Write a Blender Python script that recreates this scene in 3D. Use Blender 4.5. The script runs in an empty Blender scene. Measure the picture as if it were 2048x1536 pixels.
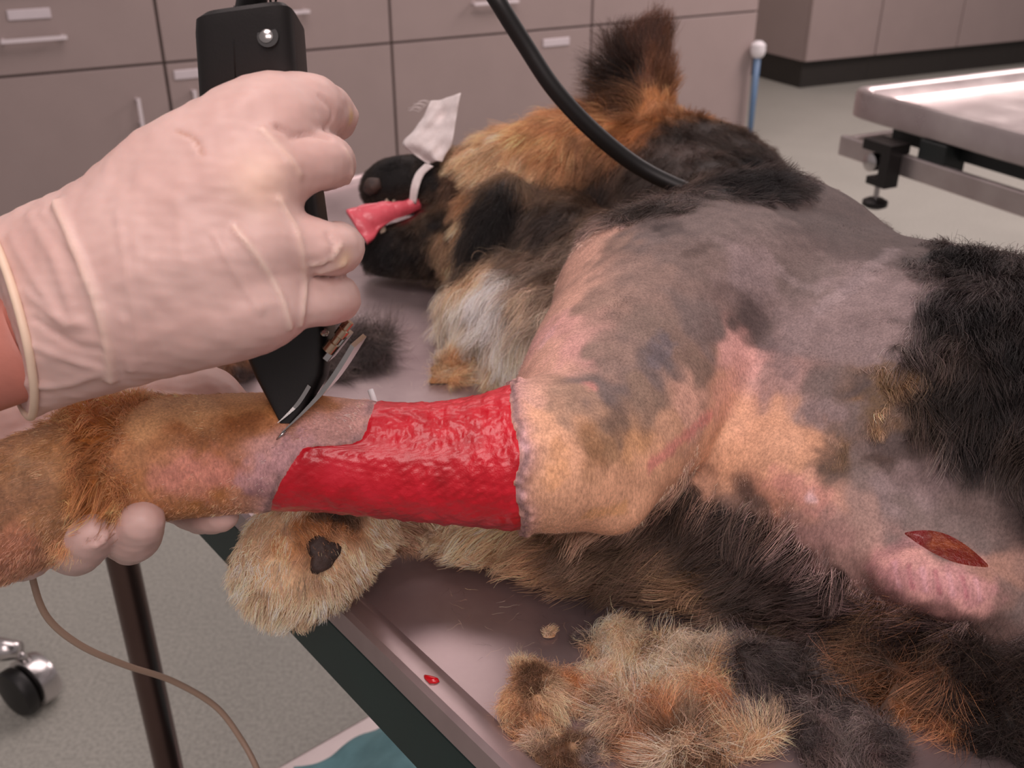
import bpy, bmesh, math, random
import numpy as np
from mathutils import Vector, Matrix
from mathutils.bvhtree import BVHTree
from mathutils.kdtree import KDTree

random.seed(7)
RNG = np.random.default_rng(7)
scene = bpy.context.scene
COL = scene.collection

# ------------------------------------------------------------------ camera
FPX = 2010.0                       # focal length in pixels of the 2048x1536 frame
TILT = math.radians(27.7)
CAMH = 1.32
ST, CT = math.sin(TILT), math.cos(TILT)
cam_data = bpy.data.cameras.new('camera')
cam_data.sensor_width = 36.0
cam_data.lens = FPX / 2048.0 * 36.0
cam_data.clip_start = 0.02
cam_data.dof.use_dof = True
cam_data.dof.focus_distance = 0.55
cam_data.dof.aperture_fstop = 13.0
cam = bpy.data.objects.new('camera', cam_data)
COL.objects.link(cam)
cam.location = (0, 0, CAMH)
cam.rotation_euler = (math.pi / 2 - TILT, 0, 0)
scene.camera = cam

# ------------------------------------------------------------------ world, lights, exposure
world = bpy.data.worlds.new('room_ambient')
scene.world = world
world.use_nodes = True
world.node_tree.nodes['Background'].inputs[0].default_value = (1.0, 0.87, 0.86, 1)
world.node_tree.nodes['Background'].inputs[1].default_value = 0.33

def area_light(name, loc, target, size, size_y, power, color):
    d = bpy.data.lights.new(name, 'AREA')
    d.shape = 'RECTANGLE'; d.size = size; d.size_y = size_y; d.energy = power; d.color = color
    o = bpy.data.objects.new(name, d); COL.objects.link(o)
    o.location = loc
    o.rotation_euler = (Vector(target) - Vector(loc)).to_track_quat('-Z', 'Y').to_euler()
    return o
WARM = (1.0, 0.83, 0.81)
area_light('exam_light', (-0.15, 0.25, 2.55), (0.05, 0.62, 1.0), 0.7, 0.7, 13, WARM)
area_light('front_fill_light', (0.25, -0.9, 2.3), (0.1, 0.6, 0.95), 1.2, 0.6, 18.5, WARM)  # frontal fill, added to brighten the surfaces facing the camera
area_light('ceiling_light_rear', (0.3, 2.6, 2.65), (0.3, 3.2, 0.4), 2.4, 1.2, 40, WARM)
area_light('ceiling_light_far', (2.6, 4.2, 2.65), (2.4, 4.8, 0.0), 1.2, 1.2, 76, WARM)

scene.view_settings.view_transform = 'Standard'
scene.view_settings.look = 'None'
scene.view_settings.gamma = 1.0
scene.view_settings.use_curve_mapping = False
scene.view_settings.exposure = -0.17
scene.cycles.use_denoising = True
scene.cycles.max_bounces = 6
scene.cycles.diffuse_bounces = 3
scene.cycles.glossy_bounces = 3
scene.cycles.use_adaptive_sampling = True
scene.cycles.adaptive_threshold = 0.06

# ------------------------------------------------------------------ helpers
def P(px, py, z):
    """world point on the pixel's line of sight at depth z (metres along the view axis)"""
    xc = (px - 1024.0) / FPX * z
    yc = (768.0 - py) / FPX * z
    return np.array([xc, z * CT + yc * ST, CAMH - z * ST + yc * CT])
def PX(r, z):
    return r * z / FPX
def project(p):
    p = np.asarray(p, float)
    rel = p - np.array([0, 0, CAMH])
    z = rel[..., 1] * CT - rel[..., 2] * ST
    yc = rel[..., 1] * ST + rel[..., 2] * CT
    return 1024 + rel[..., 0] / z * FPX, 768 - yc / z * FPX, z
def at_height(px, py, H):
    k = ST + (py - 768.0) / FPX * CT
    return P(px, py, (CAMH - H) / k)
def srgb(r, g, b):
    f = lambda c: (c / 255 / 12.92) if c / 255 <= 0.04045 else ((c / 255 + 0.055) / 1.055) ** 2.4
    return (f(r), f(g), f(b))

def mesh_obj(name, verts, faces, mat=None, parent=None, smooth=False):
    me = bpy.data.meshes.new(name)
    me.from_pydata([tuple(map(float, v)) for v in verts], [], [tuple(map(int, f)) for f in faces])
    me.validate(); me.update()
    if smooth:
        me.polygons.foreach_set('use_smooth', np.ones(len(me.polygons), bool))
    o = bpy.data.objects.new(name, me)
    COL.objects.link(o)
    if mat: me.materials.append(mat)
    if parent: o.parent = parent
    return o
def big_mesh(name, V, F, mat, parent=None):
    """numpy arrays of quads -> smooth mesh"""
    me = bpy.data.meshes.new(name)
    n, m = len(V), len(F)
    me.vertices.add(n); me.vertices.foreach_set('co', np.asarray(V, np.float32).ravel())
    me.loops.add(m * 4); me.loops.foreach_set('vertex_index', np.asarray(F, np.int32).ravel())
    me.polygons.add(m); me.polygons.foreach_set('loop_start', np.arange(0, 4 * m, 4, dtype=np.int32))
    me.update(calc_edges=True)
    me.polygons.foreach_set('use_smooth', np.ones(m, bool))
    o = bpy.data.objects.new(name, me); COL.objects.link(o)
    if mat: me.materials.append(mat)
    if parent: o.parent = parent
    return o
def bm_obj(name, bm, mat, parent=None, smooth=False):
    me = bpy.data.meshes.new(name)
    bm.normal_update(); bm.to_mesh(me); bm.free()
    if smooth:
        me.polygons.foreach_set('use_smooth', np.ones(len(me.polygons), bool))
    o = bpy.data.objects.new(name, me); COL.objects.link(o)
    me.materials.append(mat)
    if parent: o.parent = parent
    return o
def empty(name, loc, label, cat, group=None):
    o = bpy.data.objects.new(name, None); COL.objects.link(o)
    o.location = tuple(map(float, loc)); o.empty_display_size = 0.02
    tag(o, label, cat, group)
    return o
def tag(o, label, cat, group=None, kind=None):
    if label: o['label'] = label
    if cat: o['category'] = cat
    if group: o['group'] = group
    if kind: o['kind'] = kind
    return o
def adopt(root):
    """children were built in world space: keep them there under a moved root"""
    inv = Matrix.Translation(-root.location)
    for c in root.children:
        c.matrix_parent_inverse = inv
def box_bm(bm, o, ax, ay, az, x0, x1, y0, y1, z0, z1):
    o, ax, ay, az = (np.asarray(v, float) for v in (o, ax, ay, az))
    vs = [bm.verts.new(o + ax * x + ay * y + az * z) for z in (z0, z1) for y in (y0, y1) for x in (x0, x1)]
    for f in ((0, 2, 3, 1), (4, 5, 7, 6), (0, 1, 5, 4), (2, 6, 7, 3), (0, 4, 6, 2), (1, 3, 7, 5)):
        bm.faces.new([vs[i] for i in f])
    return vs
def box(name, mat, parent, o, ax, ay, az, x0, x1, y0, y1, z0, z1, bevel=0.0, seg=2):
    bm = bmesh.new()
    box_bm(bm, o, ax, ay, az, x0, x1, y0, y1, z0, z1)
    if bevel:
        bmesh.ops.bevel(bm, geom=list(bm.edges), offset=bevel, segments=seg, affect='EDGES', profile=0.5)
    bmesh.ops.recalc_face_normals(bm, faces=bm.faces)
    return bm_obj(name, bm, mat, parent, smooth=False)
def catmull(pts, n):
    pts = np.asarray(pts, float)
    ext = np.vstack([2 * pts[0] - pts[1], pts, 2 * pts[-1] - pts[-2]])
    out = []
    m = len(pts) - 1
    for i in range(m):
        p0, p1, p2, p3 = ext[i:i + 4]
        for t in np.linspace(0, 1, n, endpoint=False):
            out.append(0.5 * ((2 * p1) + (-p0 + p2) * t + (2 * p0 - 5 * p1 + 4 * p2 - p3) * t * t + (-p0 + 3 * p1 - 3 * p2 + p3) * t ** 3))
    out.append(pts[-1])
    return np.array(out)
def tube_geo(path, radii, sides=12, flat=None, closed=False, cap=True):
    """flat = (vector, factor): squash the section along that vector"""
    path = np.asarray(path, float); n = len(path)
    radii = np.broadcast_to(np.asarray(radii, float), (n,))
    if closed:
        tan = np.roll(path, -1, 0) - np.roll(path, 1, 0)
    else:
        tan = np.gradient(path, axis=0)
    tan /= np.linalg.norm(tan, axis=1)[:, None] + 1e-12
    up = np.array([0, 0, 1.0]) if abs(tan[0][2]) < 0.9 else np.array([1.0, 0, 0])
    V = []
    u = np.cross(tan[0], up); u /= np.linalg.norm(u)
    for i in range(n):
        u = u - tan[i] * np.dot(u, tan[i]); u /= np.linalg.norm(u)
        w = np.cross(tan[i], u)
        for k in range(sides):
            a = 2 * math.pi * k / sides
            off = (u * math.cos(a) + w * math.sin(a)) * radii[i]
            if flat is not None:
                ax, s = flat
                off = off - np.asarray(ax) * np.dot(off, ax) * (1 - s)
            V.append(path[i] + off)
    F = []
    for i in range(n if closed else n - 1):
        j = (i + 1) % n
        for k in range(sides):
            l = (k + 1) % sides
            F.append((i * sides + k, i * sides + l, j * sides + l, j * sides + k))
    if cap and not closed:
        F.append(tuple(range(sides))[::-1]); F.append(tuple((n - 1) * sides + k for k in range(sides)))
    return V, F
def tube(name, mat, parent, path, radii, sides=12, flat=None, closed=False):
    V, F = tube_geo(path, radii, sides, flat, closed)
    return mesh_obj(name, V, F, mat, parent, smooth=True)
def lathe(name, mat, parent, base, axis, prof, sides=24):
    """prof: list of (radius, distance along axis)"""
    axis = np.asarray(axis, float); axis /= np.linalg.norm(axis)
    t = np.array([1.0, 0, 0]) if abs(axis[0]) < 0.8 else np.array([0, 1.0, 0])
    u = np.cross(axis, t); u /= np.linalg.norm(u); w = np.cross(axis, u)
    V, F = [], []
    for r, d in prof:
        for k in range(sides):
            a = 2 * math.pi * k / sides
            V.append(np.asarray(base) + axis * d + (u * math.cos(a) + w * math.sin(a)) * r)
    for i in range(len(prof) - 1):
        for k in range(sides):
            l = (k + 1) % sides
            F.append((i * sides + k, i * sides + l, (i + 1) * sides + l, (i + 1) * sides + k))
    F.append(tuple(range(sides))[::-1]); F.append(tuple((len(prof) - 1) * sides + k for k in range(sides)))
    o = mesh_obj(name, V, F, mat, parent, smooth=True)
    bm = bmesh.new(); bm.from_mesh(o.data); bmesh.ops.recalc_face_normals(bm, faces=bm.faces)
    bm.to_mesh(o.data); bm.free()
    m = o.modifiers.new('split', 'EDGE_SPLIT'); m.split_angle = math.radians(40)
    return o

# smooth pseudo-noise: sums of random plane waves, roughly in -1..1
class Waves:
    def __init__(s, seed, freq, n=14):
        r = np.random.default_rng(seed)
        d = r.normal(size=(n, 3)); d /= np.linalg.norm(d, axis=1)[:, None]
        s.k = d * freq * r.uniform(0.6, 1.6, (n, 1)) * 2 * math.pi
        s.ph = r.uniform(0, 2 * math.pi, n); s.n = n
    def __call__(s, p):
        return np.sin(p @ s.k.T + s.ph).sum(1) / math.sqrt(s.n / 2) * 0.5

# ------------------------------------------------------------------ signed-distance modelling
class Field:
    def __init__(s, lo, hi, h):
        s.lo = np.asarray(lo, float); s.h = h
        s.n = np.ceil((np.asarray(hi) - s.lo) / h).astype(int) + 1
        s.F = np.full(s.n, 0.05, np.float32)
    def _sub(s, lo, hi):
        a = np.clip(np.floor((lo - s.lo) / s.h).astype(int), 0, s.n)
        b = np.clip(np.ceil((hi - s.lo) / s.h).astype(int) + 1, 0, s.n)
        if np.any(b <= a): return None
        g = [(s.lo[i] + s.h * np.arange(a[i], b[i])).astype(np.float32) for i in range(3)]
        return (slice(a[0], b[0]), slice(a[1], b[1]), slice(a[2], b[2])), g
    def cone(s, A, B, ra, rb, k, flat=None):
        A, B = np.asarray(A, float), np.asarray(B, float)
        m = max(ra, rb) * (1.0 / flat[2] if flat else 1.0) + k + 3 * s.h
        r = s._sub(np.minimum(A, B) - m, np.maximum(A, B) + m)
        if r is None: return
        sl, g = r
        X, Y, Z = g[0][:, None, None] - A[0], g[1][None, :, None] - A[1], g[2][None, None, :] - A[2]
        d = B - A
        if flat is not None:
            c, ax, f = flat
            q = (X + A[0] - c[0]) * ax[0] + (Y + A[1] - c[1]) * ax[1] + (Z + A[2] - c[2]) * ax[2]
            q = q * (f - 1)
            X = X + q * ax[0]; Y = Y + q * ax[1]; Z = Z + q * ax[2]
            ca = np.dot(A - c, ax) * (f - 1) * ax
            X, Y, Z = X - ca[0], Y - ca[1], Z - ca[2]
            cb = np.dot(B - c, ax) * (f - 1) * ax
            d = d + cb - ca
        L2 = float(d @ d) + 1e-12
        t = np.clip((X * d[0] + Y * d[1] + Z * d[2]) / L2, 0, 1)
        D = np.sqrt((X - t * d[0]) ** 2 + (Y - t * d[1]) ** 2 + (Z - t * d[2]) ** 2) - (ra + (rb - ra) * t)
        O = s.F[sl]
        if k > 0:
            hh = np.maximum(k - np.abs(O - D), 0) / k
            s.F[sl] = np.minimum(O, D) - hh * hh * k * 0.25
        else:
            s.F[sl] = np.minimum(O, D)
    def chain(s, pts, k, flat=None, smooth=4):
        """pts: rows (x,y,z,r) in world units"""
        q = catmull(pts, smooth) if len(pts) > 2 else np.asarray(pts, float)
        for a, b in zip(q[:-1], q[1:]):
            s.cone(a[:3], b[:3], a[3], b[3], k, flat)
    def cut(s, fn):
        g = [(s.lo[i] + s.h * np.arange(s.n[i])).astype(np.float32) for i in range(3)]
        s.F = np.maximum(s.F, fn(g[0][:, None, None], g[1][None, :, None], g[2][None, None, :]).astype(np.float32))
    def mesh(s):
        F = s.F; S = F < 0
        nx, ny, nz = F.shape
        cnt = np.zeros((nx - 1, ny - 1, nz - 1), np.int8)
        for i in (0, 1):
            for j in (0, 1):
                for k in (0, 1):
                    cnt += S[i:nx - 1 + i, j:ny - 1 + j, k:nz - 1 + k]
        act = (cnt > 0) & (cnt < 8)
        I, J, K = np.nonzero(act)
        idx = np.full(act.shape, -1, np.int32); idx[I, J, K] = np.arange(len(I))
        acc = np.zeros((len(I), 3)); num = np.zeros(len(I))
        cor = [(i, j, k) for i in (0, 1) for j in (0, 1) for k in (0, 1)]
        for a in cor:
            for b in cor:
                if a < b and sum(abs(x - y) for x, y in zip(a, b)) == 1:
                    fa = F[I + a[0], J + a[1], K + a[2]]; fb = F[I + b[0], J + b[1], K + b[2]]
                    c = (fa < 0) != (fb < 0)
                    t = np.where(c, fa / np.where(c, fa - fb, 1), 0)
                    pt = np.array(a) + t[:, None] * (np.array(b) - np.array(a))
                    acc += np.where(c[:, None], pt, 0); num += c
        V = s.lo + s.h * (np.stack([I, J, K], 1) + acc / num[:, None])
        Q = []
        for ax in range(3):
            o1, o2 = (ax + 1) % 3, (ax + 2) % 3
            sa = [slice(None)] * 3; sb = [slice(None)] * 3
            sa[ax] = slice(0, F.shape[ax] - 1); sb[ax] = slice(1, F.shape[ax])
            A, B = S[tuple(sa)], S[tuple(sb)]
            E = np.stack(np.nonzero(A != B), 1)
            ok = (E[:, o1] > 0) & (E[:, o2] > 0) & (E[:, o1] < F.shape[o1] - 1) & (E[:, o2] < F.shape[o2] - 1)
            E = E[ok]
            ins = A[E[:, 0], E[:, 1], E[:, 2]]
            def cell(d1, d2):
                e = E.copy(); e[:, o1] += d1; e[:, o2] += d2
                return idx[e[:, 0], e[:, 1], e[:, 2]]
            q = np.stack([cell(-1, -1), cell(0, -1), cell(0, 0), cell(-1, 0)], 1)
            q[~ins] = q[~ins][:, ::-1]
            Q.append(q)
        Q = np.vstack(Q)
        Q = Q[(Q >= 0).all(1)]
        return V, Q
def relax(V, Q, it=2, lam=0.5):
    e = np.vstack([Q[:, [0, 1]], Q[:, [1, 2]], Q[:, [2, 3]], Q[:, [3, 0]]])
    deg = np.bincount(e.ravel(), minlength=len(V)).astype(float)
    for _ in range(it):
        acc = np.zeros_like(V)
        for c in range(3):
            acc[:, c] = np.bincount(e[:, 0], V[e[:, 1], c], len(V)) + np.bincount(e[:, 1], V[e[:, 0], c], len(V))
        V = V + lam * (acc / np.maximum(deg, 1)[:, None] - V)
    return V
def subdivide(V, Q):
    """each quad into four, midpoints on edges, then a light smoothing"""
    n = len(V)
    e = np.stack([Q, np.roll(Q, -1, 1)], 2).reshape(-1, 2)
    es = np.sort(e, 1).astype(np.int64)
    key, inv = np.unique(es[:, 0] * n + es[:, 1], return_inverse=True)
    mid = 0.5 * (V[key // n] + V[key % n])
    cen = V[Q].mean(1)
    inv = inv.reshape(-1, 4) + n
    c = np.arange(len(Q)) + n + len(key)
    NV = np.vstack([V, mid, cen])
    NQ = np.vstack([np.stack([Q[:, k], inv[:, k], c, inv[:, k - 1]], 1) for k in range(4)])
    return relax(NV, NQ, 1, 0.5), NQ
def normals_of(V, Q):
    fn = np.cross(V[Q[:, 2]] - V[Q[:, 0]], V[Q[:, 3]] - V[Q[:, 1]])
    N = np.zeros_like(V)
    for k in range(4):
        for c in range(3):
            N[:, c] += np.bincount(Q[:, k], fn[:, c], len(V))
    return N / (np.linalg.norm(N, axis=1)[:, None] + 1e-12)
def PC(rows):
    """(px, py, depth, radius in px) -> world (x, y, z, r)"""
    return [list(P(a, b, z)) + [PX(r, z)] for a, b, z, r in rows]
def PM(rows):
    """(px, py, depth, radius in m)"""
    return [list(P(a, b, z)) + [r] for a, b, z, r in rows]
def bvh_of(V, Q):
    return BVHTree.FromPolygons([tuple(v) for v in V], [tuple(q) for q in Q.tolist()])
CAMV = Vector((0, 0, CAMH))
def hit(bvh, px, py):
    d = Vector(P(px, py, 1.0)) - CAMV
    r = bvh.ray_cast(CAMV, d.normalized())
    return None if r[0] is None else (np.array(r[0]), np.array(r[1]))
def seg_dist(p, poly):
    best = np.full(len(p), 1e9)
    poly = np.asarray(poly, float)
    if len(poly) == 1:
        return np.linalg.norm(p - poly[0], axis=1)
    for a, b in zip(poly[:-1], poly[1:]):
        d = b - a
        t = np.clip(((p - a) @ d) / (d @ d + 1e-12), 0, 1)
        best = np.minimum(best, np.linalg.norm(p - a - t[:, None] * d, axis=1))
    return best

# ------------------------------------------------------------------ materials
def nodes_of(name):
    m = bpy.data.materials.new(name); m.use_nodes = True
    nt = m.node_tree
    return m, nt, nt.nodes['Principled BSDF']
def tex_coord(nt, scale, kind='Object'):
    tc = nt.nodes.new('ShaderNodeTexCoord'); mp = nt.nodes.new('ShaderNodeMapping')
    nt.links.new(tc.outputs[kind], mp.inputs[0])
    mp.inputs['Scale'].default_value = scale if hasattr(scale, '__len__') else (scale,) * 3
    return mp.outputs[0]
def noise(nt, vec, scale, detail=4, rough=0.6):
    n = nt.nodes.new('ShaderNodeTexNoise')
    n.inputs['Scale'].default_value = scale; n.inputs['Detail'].default_value = detail; n.inputs['Roughness'].default_value = rough
    nt.links.new(vec, n.inputs['Vector'])
    return n.outputs['Fac']
def ramp(nt, fac, stops):
    r = nt.nodes.new('ShaderNodeValToRGB')
    e = r.color_ramp.elements
    while len(e) < len(stops): e.new(0.5)
    for i, (p, c) in enumerate(stops):
        e[i].position = p; e[i].color = (*c, 1)
    nt.links.new(fac, r.inputs[0])
    return r.outputs[0]
def mixc(nt, a, b, fac, mode='MIX'):
    m = nt.nodes.new('ShaderNodeMix'); m.data_type = 'RGBA'; m.blend_type = mode
    for s, v in ((m.inputs[6], a), (m.inputs[7], b), (m.inputs[0], fac)):
        if isinstance(v, (int, float)): s.default_value = v
        elif isinstance(v, tuple): s.default_value = (*v, 1)
        else: nt.links.new(v, s)
    return m.outputs[2]
def bump(nt, b, height, strength, dist):
    n = nt.nodes.new('ShaderNodeBump'); n.inputs['Strength'].default_value = strength; n.inputs['Distance'].default_value = dist
    nt.links.new(height, n.inputs['Height']); nt.links.new(n.outputs[0], b.inputs['Normal'])
def mat(name, col, rough=0.5, metal=0.0, vary=0.08, vscale=20, bumps=None, spec=0.5, coat=0.0):
    m, nt, b = nodes_of(name)
    v = tex_coord(nt, 1.0)
    n = noise(nt, v, vscale)
    lo = tuple(c * (1 - vary) for c in col); hi = tuple(min(1, c * (1 + vary)) for c in col)
    nt.links.new(ramp(nt, n, [(0.3, lo), (0.7, hi)]), b.inputs['Base Color'])
    b.inputs['Roughness'].default_value = rough; b.inputs['Metallic'].default_value = metal
    b.inputs['Specular IOR Level'].default_value = spec; b.inputs['Coat Weight'].default_value = coat
    if bumps:
        bump(nt, b, noise(nt, v, bumps[0]), bumps[1], bumps[2])
    return m
M = {}
M['cabinet'] = mat('cabinet_laminate', srgb(157, 141, 138), 0.45, vary=0.03, vscale=6)
M['cabinet_gap'] = mat('cabinet_carcass', srgb(105, 92, 86), 0.7)
M['kick'] = mat('toe_kick', srgb(42, 38, 35), 0.6)
M['chrome'] = mat('brushed_chrome', srgb(205, 200, 200), 0.25, 1.0, 0.03)
M['satin'] = mat('satin_metal', srgb(232, 222, 226), 0.3, 0.2, 0.03)
M['label'] = mat('label_holder', srgb(225, 215, 220), 0.35, 0.3, 0.03)
M['black'] = mat('black_plastic', srgb(22, 19, 19), 0.42, vary=0.1, vscale=60, bumps=(900, 0.15, 0.0004))
M['rubber'] = mat('black_rubber', srgb(20, 19, 19), 0.45, vary=0.1)
M['dark'] = mat('dark_paint', srgb(24, 30, 30), 0.5, vary=0.1)
M['apron'] = mat('dark_teal_enamel', srgb(14, 46, 44), 0.5, vary=0.1)
M['teal_cloth'] = mat('teal_cloth', srgb(120, 165, 172), 0.85, vary=0.12, vscale=40, bumps=(300, 0.3, 0.001))
M['post'] = mat('dark_steel', srgb(105, 85, 80), 0.3, 0.9, 0.05)
M['beige'] = mat('beige_cable', srgb(165, 140, 122), 0.5, vary=0.04)
M['blue'] = mat('blue_plastic', srgb(92, 120, 152), 0.4)
M['white'] = mat('white_plastic', srgb(225, 222, 225), 0.35, vary=0.03)
M['blood'] = mat('fresh_blood', srgb(190, 15, 28), 0.12, vary=0.1, spec=0.6)
M['wall'] = mat('wall_paint', srgb(190, 178, 168), 0.8, vary=0.03)
M['silver'] = mat('blade_steel', srgb(185, 182, 180), 0.22, 1.0, 0.06, 200)
M['brass'] = mat('screw_steel', srgb(200, 175, 150), 0.25, 1.0, 0.1, 200)
M['skin'] = mat('forearm_skin', srgb(178, 112, 98), 0.5, vary=0.08, vscale=60, bumps=(400, 0.2, 0.0005))
M['claw'] = mat('paw_pad', srgb(62, 46, 40), 0.6, vary=0.65, vscale=90, bumps=(500, 0.6, 0.001))

def steel_mat(name, c0, c1, metal, r0, r1):
    m, nt, b = nodes_of(name)
    v = tex_coord(nt, 1.0)
    n = noise(nt, v, 9, 5); n2 = noise(nt, v, 160, 3)
    nt.links.new(ramp(nt, n, [(0.3, srgb(*c0)), (0.7, srgb(*c1))]), b.inputs['Base Color'])
    nt.links.new(ramp(nt, n, [(0.3, (r0,) * 3), (0.75, (r1,) * 3)]), b.inputs['Roughness'])
    b.inputs['Metallic'].default_value = metal
    bump(nt, b, n2, 0.06, 0.001)
    return m
M['steel'] = steel_mat('stainless_steel', (186, 172, 172), (206, 196, 194), 0.85, 0.26, 0.40)
M['darker_steel'] = steel_mat('darker_stainless_steel', (158, 138, 140), (188, 170, 170), 0.72, 0.30, 0.44)  # darker, pinker steel for the exam table
def floor_mat():
    m, nt, b = nodes_of('vinyl_floor')
    v = tex_coord(nt, 1.0)
    a = noise(nt, v, 140, 3); c = noise(nt, v, 2.5, 3)
    base = ramp(nt, a, [(0.35, srgb(150, 150, 142)), (0.65, srgb(176, 174, 166))])
    nt.links.new(mixc(nt, base, ramp(nt, c, [(0.3, (0.9,) * 3), (0.7, (1, 1, 1))]), 1.0, 'MULTIPLY'), b.inputs['Base Color'])
    b.inputs['Roughness'].default_value = 0.5
    return m
M['floor'] = floor_mat()

def glove_mat():
    m, nt, b = nodes_of('latex')
    v = tex_coord(nt, 1.0)
    n = noise(nt, v, 22, 4); n2 = noise(nt, v, 240, 4)
    at = nt.nodes.new('ShaderNodeAttribute'); at.attribute_name = 'Col'
    c = mixc(nt, at.outputs['Color'], ramp(nt, n, [(0.3, srgb(236, 226, 224)), (0.7, srgb(255, 255, 255))]), 1.0, 'MULTIPLY')
    nt.links.new(c, b.inputs['Base Color'])
    b.inputs['Roughness'].default_value = 0.48
    b.inputs['Subsurface Weight'].default_value = 0.25
    b.inputs['Subsurface Radius'].default_value = (0.006, 0.003, 0.002)
    b.inputs['Subsurface Scale'].default_value = 1.0
    bump(nt, b, n2, 0.12, 0.0006)
    return m
M['glove'] = glove_mat()
M['glove_roll'] = mat('latex_roll', srgb(232, 206, 182), 0.5, vary=0.05, vscale=80)

def coat_mat():
    m, nt, b = nodes_of('dog_skin')
    v = tex_coord(nt, 1.0)
    at = nt.nodes.new('ShaderNodeAttribute'); at.attribute_name = 'Col'
    n = noise(nt, v, 70, 8, 0.75); n2 = noise(nt, tex_coord(nt, (1.0, 1.0, 0.35)), 800, 3, 0.7)
    c = mixc(nt, at.outputs['Color'], ramp(nt, n, [(0.32, (0.66, 0.64, 0.64)), (0.64, (1.15, 1.13, 1.12))]), 0.9, 'MULTIPLY')
    c = mixc(nt, c, ramp(nt, n2, [(0.32, (0.66,) * 3), (0.66, (1.2,) * 3)]), 0.9, 'MULTIPLY')
    nt.links.new(c, b.inputs['Base Color'])
    b.inputs['Roughness'].default_value = 0.6
    b.inputs['Specular IOR Level'].default_value = 0.3
    bump(nt, b, n2, 0.25, 0.001)
    return m
M['coat'] = coat_mat()
def hair_mat():
    m, nt, b = nodes_of('dog_hair')
    at = nt.nodes.new('ShaderNodeAttribute'); at.attribute_name = 'Col'
    nt.links.new(at.outputs['Color'], b.inputs['Base Color'])
    b.inputs['Roughness'].default_value = 0.42
    b.inputs['Specular IOR Level'].default_value = 0.35
    return m
M['hair'] = hair_mat()
def wound_mat():
    m, nt, b = nodes_of('raw_tissue')
    v = tex_coord(nt, 1.0)
    n = noise(nt, v, 35, 5); n2 = noise(nt, v, 260, 4)
    nt.links.new(ramp(nt, n, [(0.25, srgb(158, 0, 18)), (0.5, srgb(200, 6, 34)), (0.75, srgb(220, 34, 56))]), b.inputs['Base Color'])
    b.inputs['Roughness'].default_value = 0.38
    b.inputs['Coat Weight'].default_value = 0.3; b.inputs['Coat Roughness'].default_value = 0.15
    bump(nt, b, n2, 0.45, 0.0016)
    return m
M['wound'] = wound_mat()
def scab_mat():
    m, nt, b = nodes_of('scabbed_tissue')
    v = tex_coord(nt, 1.0)
    n = noise(nt, v, 75, 5, 0.65); n2 = noise(nt, v, 300, 4)
    nt.links.new(ramp(nt, n, [(0.32, srgb(120, 10, 16)), (0.5, srgb(112, 34, 18)), (0.68, srgb(150, 76, 44))]), b.inputs['Base Color'])
    b.inputs['Roughness'].default_value = 0.32; b.inputs['Coat Weight'].default_value = 0.25
    bump(nt, b, n2, 0.8, 0.003)
    return m
M['scab'] = scab_mat()
M['tongue'] = mat('tongue', srgb(222, 92, 105), 0.35, vary=0.12, vscale=50, bumps=(300, 0.3, 0.001), coat=0.2)
M['gum'] = mat('mouth_lining', srgb(150, 50, 55), 0.35, vary=0.2, vscale=60)
M['tooth'] = mat('tooth', srgb(230, 215, 190), 0.3, vary=0.05)
M['gauze'] = mat('gauze', srgb(238, 228, 226), 0.9, vary=0.05, vscale=200, bumps=(700, 0.5, 0.001))

TABLE_Z = 0.90
A_DIR = np.array([0.64, -0.768, 0.0]); A_DIR /= np.linalg.norm(A_DIR)      # table's long axis, towards the viewer
B_DIR = np.array([-A_DIR[1], A_DIR[0], 0.0])                                # across the table
UP = np.array([0, 0, 1.0])

# ================================================================== SETTING
floor = mesh_obj('floor', [(-5, -2, 0), (7, -2, 0), (7, 9, 0), (-5, 9, 0)], [(0, 1, 2, 3)], M['floor'])
floor['kind'] = 'structure'

# ---- cabinet bank in the middle distance
th = math.radians(60.6)
C_DIR = np.array([math.sin(th), math.cos(th), 0]); C_IN = np.array([-C_DIR[1], C_DIR[0], 0])   # along the front, into the unit
Q0 = at_height(780, 85, 0.68); Q0[2] = 0
def on_plane(px, py, O, N):
    d = P(px, py, 1.0) - np.array([0, 0, CAMH])
    t = np.dot(O - np.array([0, 0, CAMH]), N) / np.dot(d, N)
    return np.array([0, 0, CAMH]) + d * t
def along(px, py, O, D, N):
    p = on_plane(px, py, O, N)
    return float(np.dot(p - O, D)), float(p[2])
edges = [along(px, 100, Q0, C_DIR, C_IN)[0] for px in (322, 780, 1177, 1503)]
U = [edges[0] - 0.9] + edges
def bar_handle(name, parent, O, D, N, s, z, w, horizontal=True):
    """a bow handle on a cabinet front: bar and two posts as one piece"""
    bm = bmesh.new()
    if horizontal:
        box_bm(bm, O, D, -N, UP, s - w / 2, s + w / 2, 0.030, 0.040, z - 0.006, z + 0.006)
        for e in (-1, 1):
            box_bm(bm, O, D, -N, UP, s + e * (w / 2 - 0.01) - 0.005, s + e * (w / 2 - 0.01) + 0.005, 0.0, 0.032, z - 0.005, z + 0.005)
    else:
        box_bm(bm, O, D, -N, UP, s - 0.006, s + 0.006, 0.030, 0.040, z - w / 2, z + w / 2)
        for e in (-1, 1):
            box_bm(bm, O, D, -N, UP, s - 0.005, s + 0.005, 0.0, 0.032, z + e * (w / 2 - 0.01) - 0.005, z + e * (w / 2 - 0.01) + 0.005)
    bmesh.ops.recalc_face_normals(bm, faces=bm.faces)
    return bm_obj(name, bm, M['satin'], parent)
def label_plate(parent, O, D, N, s, z, w=0.13):
    return box('label_holder', M['label'], parent, O, D, -N, UP, s - w / 2, s + w / 2, 0.0, 0.006, z - 0.016, z + 0.016, 0.002, 1)
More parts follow.
